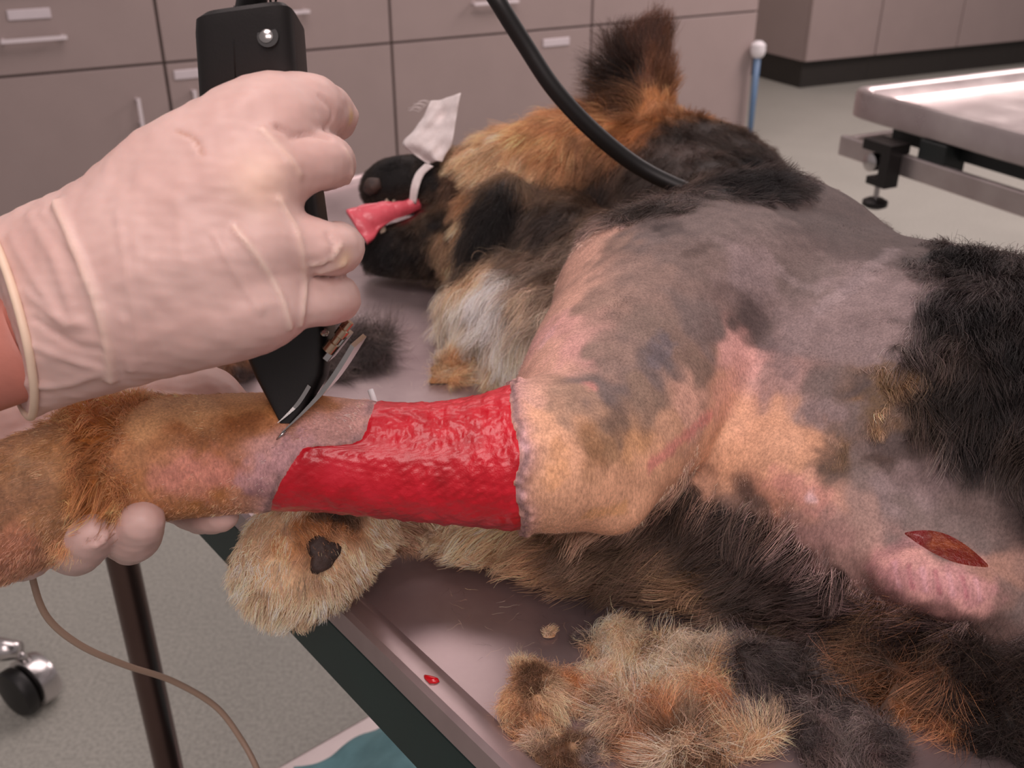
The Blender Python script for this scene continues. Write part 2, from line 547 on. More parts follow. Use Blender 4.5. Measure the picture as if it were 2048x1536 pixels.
DRAWER_Z, TOP_Z = 0.68, 0.94
cab_labels = ['grey base cabinet at picture edge, above the white glove wrist',
              'grey base cabinet behind the black clippers',
              'grey base cabinet behind the white gauze tail',
              'grey end cabinet of the row, behind the upright dog ear']
for i in range(4):
    s0, s1 = U[i], U[i + 1]
    c = empty('base_cabinet', Q0 + C_DIR * (s0 + s1) / 2 + C_IN * 0.28, cab_labels[i], 'cabinet', 'grey laminate base cabinets')
    box('body', M['cabinet'], c, Q0, C_DIR, C_IN, UP, s0 + 0.001, s1 - 0.001, 0.0, 0.56, 0.10, TOP_Z)
    box('toe_kick', M['kick'], c, Q0, C_DIR, C_IN, UP, s0 + 0.001, s1 - 0.001, 0.06, 0.5, 0.0, 0.10)
    box('gap_strip', M['cabinet_gap'], c, Q0, C_DIR, C_IN, UP, s0 + 0.001, s1 - 0.001, -0.002, 0.0, 0.10, TOP_Z)
    dr = box('drawer', M['cabinet'], c, Q0, C_DIR, C_IN, UP, s0 + 0.005, s1 - 0.005, -0.02, -0.002, DRAWER_Z + 0.004, TOP_Z - 0.004, 0.002, 1)
    do = box('door', M['cabinet'], c, Q0, C_DIR, C_IN, UP, s0 + 0.005, s1 - 0.005, -0.02, -0.002, 0.105, DRAWER_Z - 0.004, 0.002, 1)
    F0 = Q0 - C_IN * 0.02
    def S(px, py): return along(px, py, F0, C_DIR, C_IN)
    if i == 0:
        bar_handle('handle', dr, F0, C_DIR, C_IN, *S(66, 76), 0.20)
        label_plate(dr, F0, C_DIR, C_IN, *S(58, 28))
        bar_handle('handle', do, F0, C_DIR, C_IN, *S(277, 222), 0.10, False)
    elif i == 1:
        bar_handle('handle', dr, F0, C_DIR, C_IN, *S(560, 24), 0.20)
        label_plate(do, F0, C_DIR, C_IN, *S(385, 147))
        bar_handle('handle', do, F0, C_DIR, C_IN, *S(388, 205), 0.10, False)
    elif i == 2:
        bar_handle('handle', dr, F0, C_DIR, C_IN, *S(985, 3), 0.20)
        label_plate(do, F0, C_DIR, C_IN, *S(1112, 84))
    adopt(c)
ws = tag(box('worktop', M['white'], None, Q0, C_DIR, C_IN, UP, U[0], U[-1] + 0.01, -0.04, 0.58, TOP_Z + 0.001, TOP_Z + 0.035, 0.004), 'pale worktop lying along the row of grey cabinets', 'worktop')

# ---- far cabinet block
th2 = math.radians(64.5)
D_DIR = np.array([math.sin(th2), math.cos(th2), 0]); D_IN = np.array([-D_DIR[1], D_DIR[0], 0])
R0 = at_height(1598, 178, 0.0)
R0f = R0 - D_IN * 0.03
dx = [0.0] + [along(px, 80, R0f, D_DIR, D_IN)[0] for px in (1755, 1916, 2052)]
dx.append(dx[-1] + 0.6)
far_labels = ['far grey cabinet at the corner with dark toe kick', 'second far grey cabinet from the corner, above the steel tabletop', 'third far grey cabinet from the corner, above the steel tabletop', 'far grey cabinet cut off by the picture edge']
for i in range(4):
    c = empty('tall_cabinet', R0 + D_DIR * (dx[i] + dx[i + 1]) / 2 + D_IN * 0.3, far_labels[i], 'cabinet', 'far grey cabinets')
    box('body', M['cabinet'], c, R0, D_DIR, D_IN, UP, dx[i] + 0.001, dx[i + 1] - 0.001, 0.0, 0.9, 0.17, 1.5)
    box('toe_kick', M['kick'], c, R0, D_DIR, D_IN, UP, dx[i] + (0.02 if i == 0 else 0.001), dx[i + 1] - 0.001, 0.02, 0.88, 0.0, 0.17)
    box('door', M['cabinet'], c, R0, D_DIR, D_IN, UP, dx[i] + (0.0 if i == 0 else 0.006), dx[i + 1] - 0.006, -0.03, -0.001, 0.172, 1.49, 0.003, 1)
    adopt(c)
# wall behind the cabinets
W0 = R0 + D_IN * 0.95
wl = box('wall_back', M['wall'], None, W0, D_DIR, D_IN, UP, -7, 5, 0.0, 0.1, 0.0, 2.7)
wl['kind'] = 'structure'

# ---- thin blue pole with a white cap by the end of the row
bp = at_height(1497, 296, 0.05)
bt = on_plane(1516, 102, bp, np.array([0, 1.0, 0]))
pole = empty('cleaning_pole', (bp[0], bp[1], 0), 'thin blue pole with a white cap standing at the cabinet end', 'pole')
tube('shaft', M['blue'], pole, [(bp[0], bp[1], 0.0), bt], [0.012, 0.017], 10)
ax = (bt - np.array([bp[0], bp[1], 0])); ax /= np.linalg.norm(ax)
lathe('cap', M['white'], pole, bt - ax * 0.03, ax, [(0.02, 0), (0.03, 0.01), (0.036, 0.03), (0.034, 0.06), (0.016, 0.075)], 16)
adopt(pole)

# ---- the second steel table at the upper right
C0 = at_height(1690, 176, 0.86); C0[2] = 0
T_D1 = np.array([math.sin(math.radians(64)), math.cos(math.radians(64)), 0]); T_D2 = np.array([T_D1[1], -T_D1[0], 0])   # along far edge, along near edge
t2 = empty('steel_table', C0 + T_D1 * 0.3 + T_D2 * 0.6, 'second stainless steel table with rounded tray top and side rail', 'table')
def rounded_rect(x0, x1, y0, y1, r, n=8):
    pts = []
    for cx, cy, a0 in ((x1 - r, y1 - r, 0), (x0 + r, y1 - r, 90), (x0 + r, y0 + r, 180), (x1 - r, y0 + r, 270)):
        for k in range(n + 1):
            a = math.radians(a0 + 90 * k / n)
            pts.append((cx + r * math.cos(a), cy + r * math.sin(a)))
    return pts
def tray(name, mat, parent, O, D1, D2, w, l, r, zs):
    """loops of (inset, height): a pan with a raised rounded rim"""
    V, F = [], []
    n = None
    for inset, z in zs:
        pts = rounded_rect(inset, w - inset, inset, l - inset, max(r - inset, 0.004))
        n = len(pts)
        V += [O + D1 * a + D2 * b + UP * z for a, b in pts]
    for i in range(len(zs) - 1):
        for k in range(n):
            F.append((i * n + k, i * n + (k + 1) % n, (i + 1) * n + (k + 1) % n, (i + 1) * n + k))
    F.append(tuple(range(n))[::-1]); F.append(tuple((len(zs) - 1) * n + k for k in range(n)))
    o = mesh_obj(name, V, F, mat, parent, smooth=True)
    bm = bmesh.new(); bm.from_mesh(o.data); bmesh.ops.recalc_face_normals(bm, faces=bm.faces); bm.to_mesh(o.data); bm.free()
    md = o.modifiers.new('split', 'EDGE_SPLIT'); md.split_angle = math.radians(35)
    return o
tray('tray_top', M['steel'], t2, C0, T_D1, T_D2, 0.62, 1.3, 0.06,
     [(0.01, 0.80), (0.0, 0.805), (0.0, 0.852), (0.004, 0.86), (0.022, 0.86), (0.03, 0.855), (0.045, 0.838), (0.06, 0.832), (0.075, 0.832)])
rl = lambda x: C0 + T_D1 * x
box('side_rail', M['steel'], t2, C0, T_D1, T_D2, UP, -0.012, 0.006, 0.02, 1.25, 0.715, 0.76, 0.003)
box('end_rail', M['steel'], t2, C0, T_D1, T_D2, UP, 0.008, 0.55, 0.015, 0.035, 0.715, 0.755, 0.003)
box('under_frame', M['dark'], t2, C0, T_D1, T_D2, UP, 0.04, 0.56, 0.12, 1.2, 0.765, 0.80, 0.003)
for y in (0.24, 0.95):
    box('rail_bracket', M['dark'], t2, C0, T_D1, T_D2, UP, -0.004, 0.06, y, y + 0.07, 0.72, 0.80, 0.003)
lathe('column', M['steel'], t2, C0 + T_D1 * 0.31 + T_D2 * 0.65, UP, [(0.06, 0.05), (0.06, 0.78)], 24)
box('base', M['dark'], t2, C0, T_D1, T_D2, UP, 0.1, 0.52, 0.3, 1.0, 0.0, 0.06, 0.01)
adopt(t2)
kc = C0 + T_D2 * 0.14 + UP * 0.70
cl = empty('rail_clamp', kc, 'small black clamp with round knob hanging on the rail of second table', 'clamp')
bm = bmesh.new()
box_bm(bm, C0, T_D1, T_D2, UP, -0.05, 0.006, 0.13, 0.21, 0.7605, 0.782)
box_bm(bm, C0, T_D1, T_D2, UP, -0.05, -0.0125, 0.185, 0.21, 0.69, 0.7605)
box_bm(bm, C0, T_D1, T_D2, UP, -0.05, -0.0125, 0.155, 0.185, 0.69, 0.706)
bm_obj('jaw', bm, M['black'], cl)
lathe('bolt', M['chrome'], cl, C0 + T_D1 * -0.036 + T_D2 * 0.155 + UP * 0.735, -T_D1, [(0.020, -0.02), (0.020, 0.012), (0.010, 0.016)], 18)
lathe('screw', M['chrome'], cl, C0 + T_D1 * -0.032 + T_D2 * 0.175 + UP * 0.655, UP, [(0.006, 0.0), (0.006, 0.04)], 10)
lathe('knob', M['black'], cl, C0 + T_D1 * -0.032 + T_D2 * 0.175 + UP * 0.643, UP, [(0.016, -0.006), (0.027, 0.0), (0.027, 0.010), (0.016, 0.016)], 20)
adopt(cl)

# ---- the exam table the dog lies on
E_B = at_height(985, 1536, TABLE_Z); E_B[2] = 0
TL0 = E_B - A_DIR * 0.965          # far left corner
TABLE_L, TABLE_W = 1.62, 0.62
tb = empty('exam_table', TL0 + A_DIR * TABLE_L / 2 + B_DIR * TABLE_W / 2, 'stainless exam table with dark teal edge under the dog', 'table')
tray('table_top', M['darker_steel'], tb, TL0, A_DIR, B_DIR, TABLE_L, TABLE_W, 0.012,
     [(0.004, 0.883), (0.0, 0.888), (0.0, 0.906), (0.003, 0.909), (0.012, 0.909), (0.016, 0.906), (0.022, 0.9005), (0.03, 0.90)])
for nm, a0, a1, b0, b1 in (('apron', 0.003, TABLE_L - 0.003, 0.003, 0.013), ('apron', 0.003, TABLE_L - 0.003, TABLE_W - 0.013, TABLE_W - 0.003),
                           ('apron', 0.003, 0.013, 0.014, TABLE_W - 0.014), ('apron', TABLE_L - 0.013, TABLE_L - 0.003, 0.014, TABLE_W - 0.014)):
    box(nm, M['apron'], tb, TL0, A_DIR, B_DIR, UP, a0, a1, b0, b1, 0.828, 0.8825, 0.002, 1)
box('under_plate', M['dark'], tb, TL0, A_DIR, B_DIR, UP, 0.05, TABLE_L - 0.05, 0.05, TABLE_W - 0.05, 0.86, 0.8825)
pp = P(338, 1536, 1.30)                                   # where the visible leg stands
la, lb = float(np.dot(pp - TL0, A_DIR)), float(np.dot(pp - TL0, B_DIR))
for u_, v_ in ((la, lb), (la, TABLE_W - lb), (TABLE_L - la, lb), (TABLE_L - la, TABLE_W - lb)):
    o_ = TL0 + A_DIR * u_ + B_DIR * v_
    lg = lathe('leg', M['post'], tb, (o_[0], o_[1], 0.02), UP, [(0.0175, 0), (0.0175, 0.84)], 24)
    lathe('foot_cap', M['rubber'], lg, (o_[0], o_[1], 0.0), UP, [(0.021, 0.0), (0.021, 0.03), (0.018, 0.034)], 20)
for u_ in (la, TABLE_L - la):
    box('cross_bar', M['steel'], tb, TL0, A_DIR, B_DIR, UP, u_ - 0.012, u_ + 0.045, lb + 0.012, TABLE_W - lb - 0.012, 0.11, 0.16, 0.004)
box('lower_shelf', M['dark'], tb, TL0, A_DIR, B_DIR, UP, la + 0.046, TABLE_L - la - 0.013, 0.02, TABLE_W - 0.02, 0.12, 0.15, 0.004)
adopt(tb)

# teal cloth lying over the base of the table
cc = at_height(765, 1500, 0.17)
V, F = [], []
n = 26
wv = Waves(3, 7)
for i in range(n):
    for j in range(n):
        u, v = (i / (n - 1) - 0.5) * 0.24, (j / (n - 1) - 0.5) * 0.24
        p = cc + A_DIR * (u + 0.08) + B_DIR * v
        r = math.hypot(u / 0.12, v / 0.12)
        z = 0.175 + 0.06 * max(0, 1 - r * r * 0.8) + 0.02 * float(wv(np.array([[u, v, 0.3]]))[0])
        V.append((p[0], p[1], max(z, 0.168)))
for i in range(n - 1):
    for j in range(n - 1):
        F.append((i * n + j, (i + 1) * n + j, (i + 1) * n + j + 1, i * n + j + 1))
cloth = mesh_obj('drape_cloth', V, F, M['teal_cloth'], None, True)
sd = cloth.modifiers.new('thick', 'SOLIDIFY'); sd.thickness = 0.004
tag(cloth, 'crumpled pale teal cloth on the table base below the dark edge', 'cloth')

# rolling stool: one leg and caster reach into the picture
cs = at_height(62, 1412, 0.0)
st = empty('rolling_stool', cs, 'chrome stool leg with black rubber caster on the floor', 'stool')
wdir = np.array([-0.50, -0.866, 0.0])
wc = cs + UP * 0.046
lathe('wheel', M['rubber'], st, wc, wdir, [(0.034, 0), (0.044, 0.005), (0.045, 0.020), (0.041, 0.026), (0.020, 0.029)], 28)
lathe('caster_hood', M['chrome'], st, wc, -wdir, [(0.040, 0.002), (0.047, 0.006), (0.048, 0.030), (0.044, 0.040), (0.030, 0.046)], 32)
arm0 = P(40, 1300, project(cs)[2] - 0.05)
tube('leg', M['chrome'], st, [arm0 + np.array([-0.42, 0.10, 0.02]), arm0 + np.array([-0.03, 0, 0.0]), arm0], [0.02, 0.02, 0.015], 16)
tube('caster_stem', M['chrome'], st, [cs + UP * 0.085 - wdir * 0.02, arm0 + np.array([-0.01, 0, -0.005])], 0.008, 10)
adopt(st)

# ================================================================== THE DOG
f = Field((-0.40, 0.30, 0.895), (0.72, 1.26, 1.19), 0.0026)
# trunk, lying on its side along the table
tc0 = np.array([0.196, 0.674, 0.985]); ta = np.array([0.78, -0.626, 0]); ta /= np.linalg.norm(ta); tv = np.array([-ta[1], ta[0], 0])
trunk = [list(tc0 + ta * s + UP * dz) + [r] for s, r, dz in ((-0.07, 0.075, -0.005), (0.03, 0.088, 0), (0.15, 0.090, 0), (0.30, 0.086, -0.004), (0.46, 0.078, -0.008), (0.60, 0.06, -0.02))]
f.chain(trunk, 0.03, flat=(tc0, tv, 0.66))
# shoulder and upper arm of the raised leg
f.chain(PM([(1560, 640, 0.76, 0.078), (1420, 650, 0.72, 0.074), (1305, 710, 0.675, 0.066), (1225, 820, 0.615, 0.053), (1165, 905, 0.567, 0.036)]), 0.02)
f.chain(PM([(1620, 530, 0.80, 0.045), (1480, 535, 0.79, 0.047), (1350, 585, 0.75, 0.040), (1255, 610, 0.72, 0.034)]), 0.045)
# elbow point and forearm
f.chain(PC([(1235, 900, 0.580, 95), (1228, 975, 0.560, 62), (1222, 1012, 0.555, 36)]), 0.012)
f.chain(PC([(1160, 910, 0.560, 126), (1095, 908, 0.550, 136), (1040, 916, 0.545, 116), (980, 922, 0.542, 106), (870, 925, 0.538, 100), (730, 916, 0.533, 96), (600, 902, 0.528, 96), (500, 905, 0.525, 97),
                (400, 912, 0.522, 100), (300, 920, 0.518, 101), (190, 942, 0.514, 102), (60, 1000, 0.510, 110), (-60, 1048, 0.508, 116), (-170, 1065, 0.506, 105), (-260, 1085, 0.505, 92)]), 0.012, smooth=3)
for px_, py_ in ((-330, 1020), (-350, 1075), (-350, 1130), (-320, 1175)):
    f.chain(PC([(-250, 1085, 0.505, 70), (px_, py_, 0.500, 36)]), 0.006)
# skin web between arm and chest
f.chain(PC([(1370, 800, 0.650, 100), (1450, 880, 0.638, 76), (1580, 950, 0.612, 88), (1700, 1020, 0.602, 100)]), 0.018)
f.chain(PC([(1640, 1010, 0.60, 60), (1760, 1090, 0.59, 80), (1880, 1150, 0.575, 95), (2020, 1220, 0.56, 100)]), 0.03)
# swollen lip below the flank wound
f.chain(PC([(1775, 1150, 0.545, 22), (1870, 1165, 0.535, 34), (1965, 1195, 0.53, 26)]), 0.015)
# neck
f.chain(PM([(1480, 580, 0.90, 0.07), (1400, 470, 0.98, 0.060), (1330, 410, 1.04, 0.056), (1220, 385, 1.08, 0.054)]), 0.03)
f.chain(PM([(1350, 640, 0.88, 0.07), (1180, 580, 0.97, 0.060), (1080, 500, 1.05, 0.055)]), 0.03)
f.chain(PM([(1330, 720, 0.82, 0.060), (1150, 690, 0.88, 0.048), (1050, 640, 0.95, 0.044), (985, 620, 0.99, 0.038)]), 0.03)
f.chain(PM([(1320, 335, 1.06, 0.046), (1420, 365, 1.05, 0.044), (1495, 398, 1.02, 0.034)]), 0.03)
# skull, cheek, jaws
f.chain(PM([(1240, 345, 1.08, 0.052), (1130, 345, 1.09, 0.052), (1020, 368, 1.10, 0.047), (930, 392, 1.11, 0.038)]), 0.02)
f.chain(PM([(1090, 440, 1.07, 0.052), (990, 470, 1.08, 0.046)]), 0.02)
f.chain(PM([(940, 375, 1.11, 0.036), (860, 372, 1.115, 0.029), (800, 368, 1.12, 0.025), (765, 378, 1.12, 0.021)]), 0.012)
f.chain(PM([(960, 470, 1.09, 0.045), (890, 490, 1.10, 0.036), (820, 505, 1.11, 0.030), (770, 510, 1.115, 0.024)]), 0.012)
# standing ear, a curved flap
f.chain(PC([(1275, 260, 1.07, 52), (1280, 185, 1.065, 56), (1285, 120, 1.06, 46), (1310, 70, 1.055, 20)]), 0.012, flat=(P(1290, 150, 1.065), np.array([0.25, 0.9, 0.35]) / np.linalg.norm([0.25, 0.9, 0.35]), 2.6))
# folded second ear
f.chain(PC([(1020, 380, 1.01, 34), (985, 450, 0.985, 36), (945, 520, 0.98, 22)]), 0.012)
# lower foreleg stretched out under the raised one, paw hanging at the table edge
f.chain(PM([(1480, 1060, 0.66, 0.055), (1300, 1080, 0.665, 0.048), (1100, 1075, 0.672, 0.032), (930, 1035, 0.675, 0.020), (780, 1022, 0.665, 0.017), (700, 1045, 0.640, 0.020), (645, 1075, 0.624, 0.025), (595, 1118, 0.615, 0.024), (568, 1145, 0.610, 0.016)]), 0.02)
for px_, py_ in ((528, 1108), (540, 1152), (574, 1182), (620, 1178)):
    f.chain(PM([(595, 1115, 0.618, 0.02), (px_, py_, 0.604, 0.0125)]), 0.003)
f.chain(PM([(1700, 1120, 0.63, 0.05), (1500, 1080, 0.66, 0.05), (1400, 1040, 0.68, 0.05)]), 0.03)
table_bvh_edge = E_B
def table_cut(X, Y, Z):
    side = (X - E_B[0]) * B_DIR[0] + (Y - E_B[1]) * B_DIR[1]
    return np.where(side > -0.004, 0.9112 - Z, -1.0) + 0 * Z
f.cut(table_cut)
DV, DQ = f.mesh()
DV = relax(DV, DQ, 2, 0.5)
# drop floating bits: keep as is (the chains are joined)
DB = bvh_of(DV, DQ)

# ---- coat map: guides on the body: (px, py, fur length mm, flow dx, dy, depth, lift, colour)
BLK = (13, 10, 10); DBR = (40, 30, 25); BRN = (88, 66, 50); TAN = (208, 162, 118); ORG = (190, 128, 76); CRM = (224, 202, 176); WHT = (228, 214, 204)
SG = (122, 107, 103); SP = (206, 162, 144); SD = (92, 79, 76); PE = (220, 170, 138); SL = (146, 128, 127); PK = (212, 162, 154)
G = []
def g(px, py, L, dx, dy, dz, lift, col):
    G.append((px, py, L, dx, dy, dz, lift, col))
# shaved shoulder and chest (stubble)
for a in [(1180, 510, SP), (1230, 490, (150, 124, 112)), (1130, 600, SP), (1100, 660, PK), (1190, 600, (170, 140, 126)), (1150, 700, PK), (1090, 740, SP), (1300, 470, SG), (1330, 455, SD), (1400, 450, SG), (1500, 430, SG), (1600, 430, SD), (1700, 470, SD),
          (1800, 500, SD), (1700, 440, SD), (1280, 560, (146, 122, 112)), (1380, 520, (124, 106, 100)), (1500, 540, SL), (1600, 560, SG), (1700, 580, SL), (1800, 600, SL), (1300, 650, (136, 116, 106)), (1400, 640, SG), (1500, 650, SD),
          (1600, 660, SL), (1700, 680, SL), (1200, 700, (152, 128, 116)), (1300, 720, SG), (1400, 740, (136, 114, 102)), (1480, 720, PK), (1560, 760, (176, 144, 138)), (1650, 780, SG), (1220, 780, SG), (1130, 800, (168, 138, 118)), (1300, 800, (140, 118, 104)),
          (1240, 850, (140, 116, 100)), (1380, 810, SP), (1450, 800, (206, 156, 132)), (1340, 860, (196, 154, 128)), (1270, 900, (196, 150, 112)), (1200, 900, (166, 130, 100)), (1130, 900, PE), (1090, 860, PE), (1080, 960, PE), (1150, 980, PE),
          (1220, 980, PE), (1160, 1030, PE), (1230, 1030, PE), (1080, 1030, PE), (1290, 930, PE), (1450, 880, PE), (1550, 860, (208, 160, 130)), (1550, 920, (208, 160, 130)), (1450, 920, PE), (1620, 900, (206, 156, 124)), (1620, 980, (196, 150, 130)), (1540, 980, (190, 140, 118)),
          (1660, 930, (90, 72, 60)), (1700, 850, SG), (1720, 940, SG), (1800, 900, SD), (1780, 980, SL), (1720, 1030, (170, 140, 130)), (1850, 980, SL), (1950, 1000, SG), (2040, 1050, SD), (1700, 1110, (160, 128, 120)), (1640, 1060, (166, 130, 124)), (1500, 1000, (120, 96, 86)),
          (1780, 1120, PK), (1850, 1170, PK), (1930, 1190, PK), (2010, 1150, (176, 136, 120)), (1830, 1030, SG), (1920, 1060, SG), (2040, 1200, SG), (1760, 1170, (150, 112, 108)), (1880, 1230, (140, 104, 100)), (1990, 1250, (120, 98, 92)), (1640, 820, SL), (1780, 700, SL), (1740, 780, SD), (1780, 820, SD), (1285, 965, PE), (1265, 1015, PE), (1340, 925, PE), (1055, 790, SP), (1045, 830, PE), (1070, 720, SP), (1110, 1055, PE), (1400, 950, (196, 150, 124))]:
    g(a[0], a[1], 1.6, -0.5, 1, 0, 0.3, tuple(min(255, v * (1.06 if a[2][0] > 180 else 0.97)) for v in a[2]))
# raised leg: short velvet coat
for a in [(960, 920, SP), (800, 920, SP), (680, 860, PK), (620, 900, PK), (540, 940, PK), (600, 820, ORG), (480, 830, (150, 92, 48)), (560, 800, ORG), (400, 830, (206, 158, 112)), (300, 840, (208, 160, 114)), (480, 815, (190, 138, 90)), (260, 900, (196, 140, 96)), (380, 890, (160, 104, 62)), (440, 950, (214, 142, 120)), (360, 960, (212, 146, 120)),
          (300, 990, (186, 130, 88)), (440, 900, (170, 108, 66)), (500, 990, (196, 140, 110)), (400, 1000, (176, 118, 66))]:
    g(a[0], a[1], 2.6, -1, 0.15, 0, 0.25, a[2])
for a in [(100, 900, (176, 128, 84)), (0, 930, (170, 124, 86)), (60, 980, (150, 108, 76)), (0, 1020, (140, 100, 72)), (100, 1040, (166, 122, 86)), (60, 930, (196, 154, 116)), (20, 1090, (182, 124, 96)), (-60, 1000, (130, 90, 60)), (140, 970, (136, 92, 54))]:
    g(a[0], a[1], 4.0, -1, 0.45, 0, 0.3, a[2])
# band of uncut curls round the leg
for a in [(190, 825, ORG), (200, 870, (150, 92, 40)), (195, 920, (138, 82, 34)), (190, 965, (150, 92, 42)), (185, 1010, (156, 100, 48)), (175, 1040, (156, 100, 50))]:
    g(a[0], a[1], 15.0, -0.4, 0.5, -0.01, 2.2, tuple(min(255, int(v * 1.18)) for v in a[2]))
# black back fur at the right
for a in [(1900, 520, BLK), (1980, 500, BLK), (2040, 520, BLK), (1860, 620, BLK), (1960, 640, BLK), (2040, 700, BLK), (1840, 720, DBR), (1900, 780, BLK), (2000, 800, BLK), (1850, 840, DBR), (1950, 880, BLK), (2040, 900, DBR), (2100, 600, BLK), (2150, 800, BLK), (2100, 960, BLK), (2250, 600, BLK), (2300, 800, BLK), (2350, 1000, BLK), (2500, 900, BLK), (2500, 1200, BLK), (2300, 1250, DBR), (2700, 1100, BLK), (2800, 1400, BLK)]:
    g(a[0], a[1], 26, -0.15, 0.8, -0.03, 0.5, a[2])
g(1775, 760, 14, 0.3, 1, -0.01, 1.0, (130, 96, 60)); g(1765, 820, 12, 0.2, 1, -0.01, 1.0, (150, 110, 64)); g(1665, 905, 5, 0.3, 1, 0, 0.6, (110, 84, 58))
# belly and chest underside: dark fur, armpit shade put into its upper black guides
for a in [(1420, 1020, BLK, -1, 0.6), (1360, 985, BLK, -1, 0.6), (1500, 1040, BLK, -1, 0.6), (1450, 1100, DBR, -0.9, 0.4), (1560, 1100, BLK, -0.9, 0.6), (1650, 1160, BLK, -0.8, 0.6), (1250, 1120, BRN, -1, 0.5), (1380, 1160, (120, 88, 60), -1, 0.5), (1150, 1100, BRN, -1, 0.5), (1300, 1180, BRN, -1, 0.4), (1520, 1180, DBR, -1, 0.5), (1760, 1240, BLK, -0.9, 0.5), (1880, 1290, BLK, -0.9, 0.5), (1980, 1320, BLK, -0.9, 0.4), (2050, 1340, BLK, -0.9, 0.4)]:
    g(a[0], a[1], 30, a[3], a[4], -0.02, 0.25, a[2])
for a in [(960, 1080, (222, 178, 132)), (1030, 1090, (222, 178, 132)), (1080, 1110, (176, 128, 88)), (900, 1070, (226, 190, 150))]:
    g(a[0], a[1], 22 if a[0] > 950 else 10, -1, 0.6, -0.02, 0.4, a[2])
# lower paw
for a in [(520, 1060, TAN, -0.5, 0.6), (560, 1030, TAN, -0.5, 0.6), (500, 1140, TAN, -0.8, 0.9), (560, 1130, TAN, -0.5, 1), (560, 1200, TAN, -0.3, 1), (620, 1060, ORG, 0.2, 0.8), (700, 1110, TAN, 0.9, 0.7), (640, 1170, TAN, 0.5, 1), (672, 1040, DBR, 0.5, 0.5), (600, 1100, ORG, -0.4, 0.8), (690, 1085, ORG, 0.8, 0.5), (645, 1110, DBR, 0.3, 0.6), (760, 1080, TAN, 0.9, 0.5), (820, 1075, (170, 130, 100), 0.8, 0.4)]:
    g(a[0], a[1], 8 if a[1] < 1140 else 12, a[3], a[4], -0.01, 0.4, (234, 198, 158) if a[2] is TAN else a[2])
# head
for a in [(790, 345, BLK, -1, 0.1, 5), (850, 355, BLK, -1, 0.2, 7), (900, 370, (70, 48, 34), -0.6, 0.8, 10), (770, 500, BLK, -0.7, 0.6, 8), (830, 510, BLK, -0.6, 0.8, 12), (880, 450, BLK, -0.6, 0.6, 10), (880, 530, BLK, -0.5, 0.9, 16), (940, 320, TAN, -0.7, 0.6, 22), (1000, 300, TAN, -0.8, 0.5, 26), (950, 400, (150, 104, 66), -0.6, 0.9, 22),
          (1060, 270, (196, 138, 80), -0.9, 0.4, 30), (1120, 240, ORG, -0.9, 0.3, 32), (1100, 310, ORG, -0.7, 0.8, 32), (1040, 340, TAN, -0.6, 0.9, 30), (1170, 300, (120, 78, 46), -0.5, 0.9, 30), (1200, 250, ORG, -0.9, 0.2, 30), (1250, 260, (150, 86, 36), -0.7, 0.4, 26), (930, 460, TAN, -0.5, 1, 24), (910, 520, TAN, -0.5, 1, 28), (940, 560, TAN, -0.4, 1, 34),
          (1010, 400, BLK, -0.5, 0.9, 34), (980, 450, BLK, -0.4, 1, 36), (950, 500, BLK, -0.3, 1, 34),
          (1080, 380, BRN, -0.6, 0.8, 26), (1100, 450, DBR, -0.6, 0.8, 26), (1050, 520, BRN, -0.5, 0.9, 28), (1200, 380, DBR, -0.7, 0.6, 24), (1300, 340, DBR, -0.5, 0.6, 18), (1380, 300, (66, 52, 46), 0.4, 0.5, 14), (1440, 330, DBR, 0.6, 0.4, 14), (1400, 275, DBR, 0.5, 0.4, 14), (1450, 300, DBR, 0.6, 0.3, 14), (1490, 335, BLK, 0.8, 0.1, 16), (1350, 270, DBR, 0.2, 0.6, 14), (1500, 370, BLK, 0.9, -0.2, 18), (1530, 380, BLK, 0.9, -0.3, 20), (1200, 440, BRN, -0.6, 0.8, 24), (1100, 560, BRN, -0.5, 1, 26), (1300, 420, DBR, -0.6, 0.7, 22),
          (1290, 90, (70, 42, 30), 0.1, -1, 26), (1310, 150, (100, 60, 38), 0.1, -1, 24), (1265, 140, BLK, -0.7, -0.6, 46), (1240, 170, BLK, -0.9, -0.35, 50), (1310, 210, ORG, 0.0, -0.8, 16), (1240, 200, (90, 56, 32), -0.9, -0.2, 46)]:
    g(a[0], a[1], a[5] * (0.95 if a[1] > 235 or a[0] < 1200 else 1.0), a[3], a[4], -0.012, 0.22, a[2])
# pale chest ruff
for a in [(930, 600, CRM), (960, 600, WHT), (1000, 640, WHT), (920, 650, CRM), (950, 680, CRM), (1020, 700, CRM), (1050, 600, (180, 150, 124)), (1000, 740, TAN)]:
    g(a[0], a[1], 32, -0.55, 0.85, -0.02, 0.4, a[2])

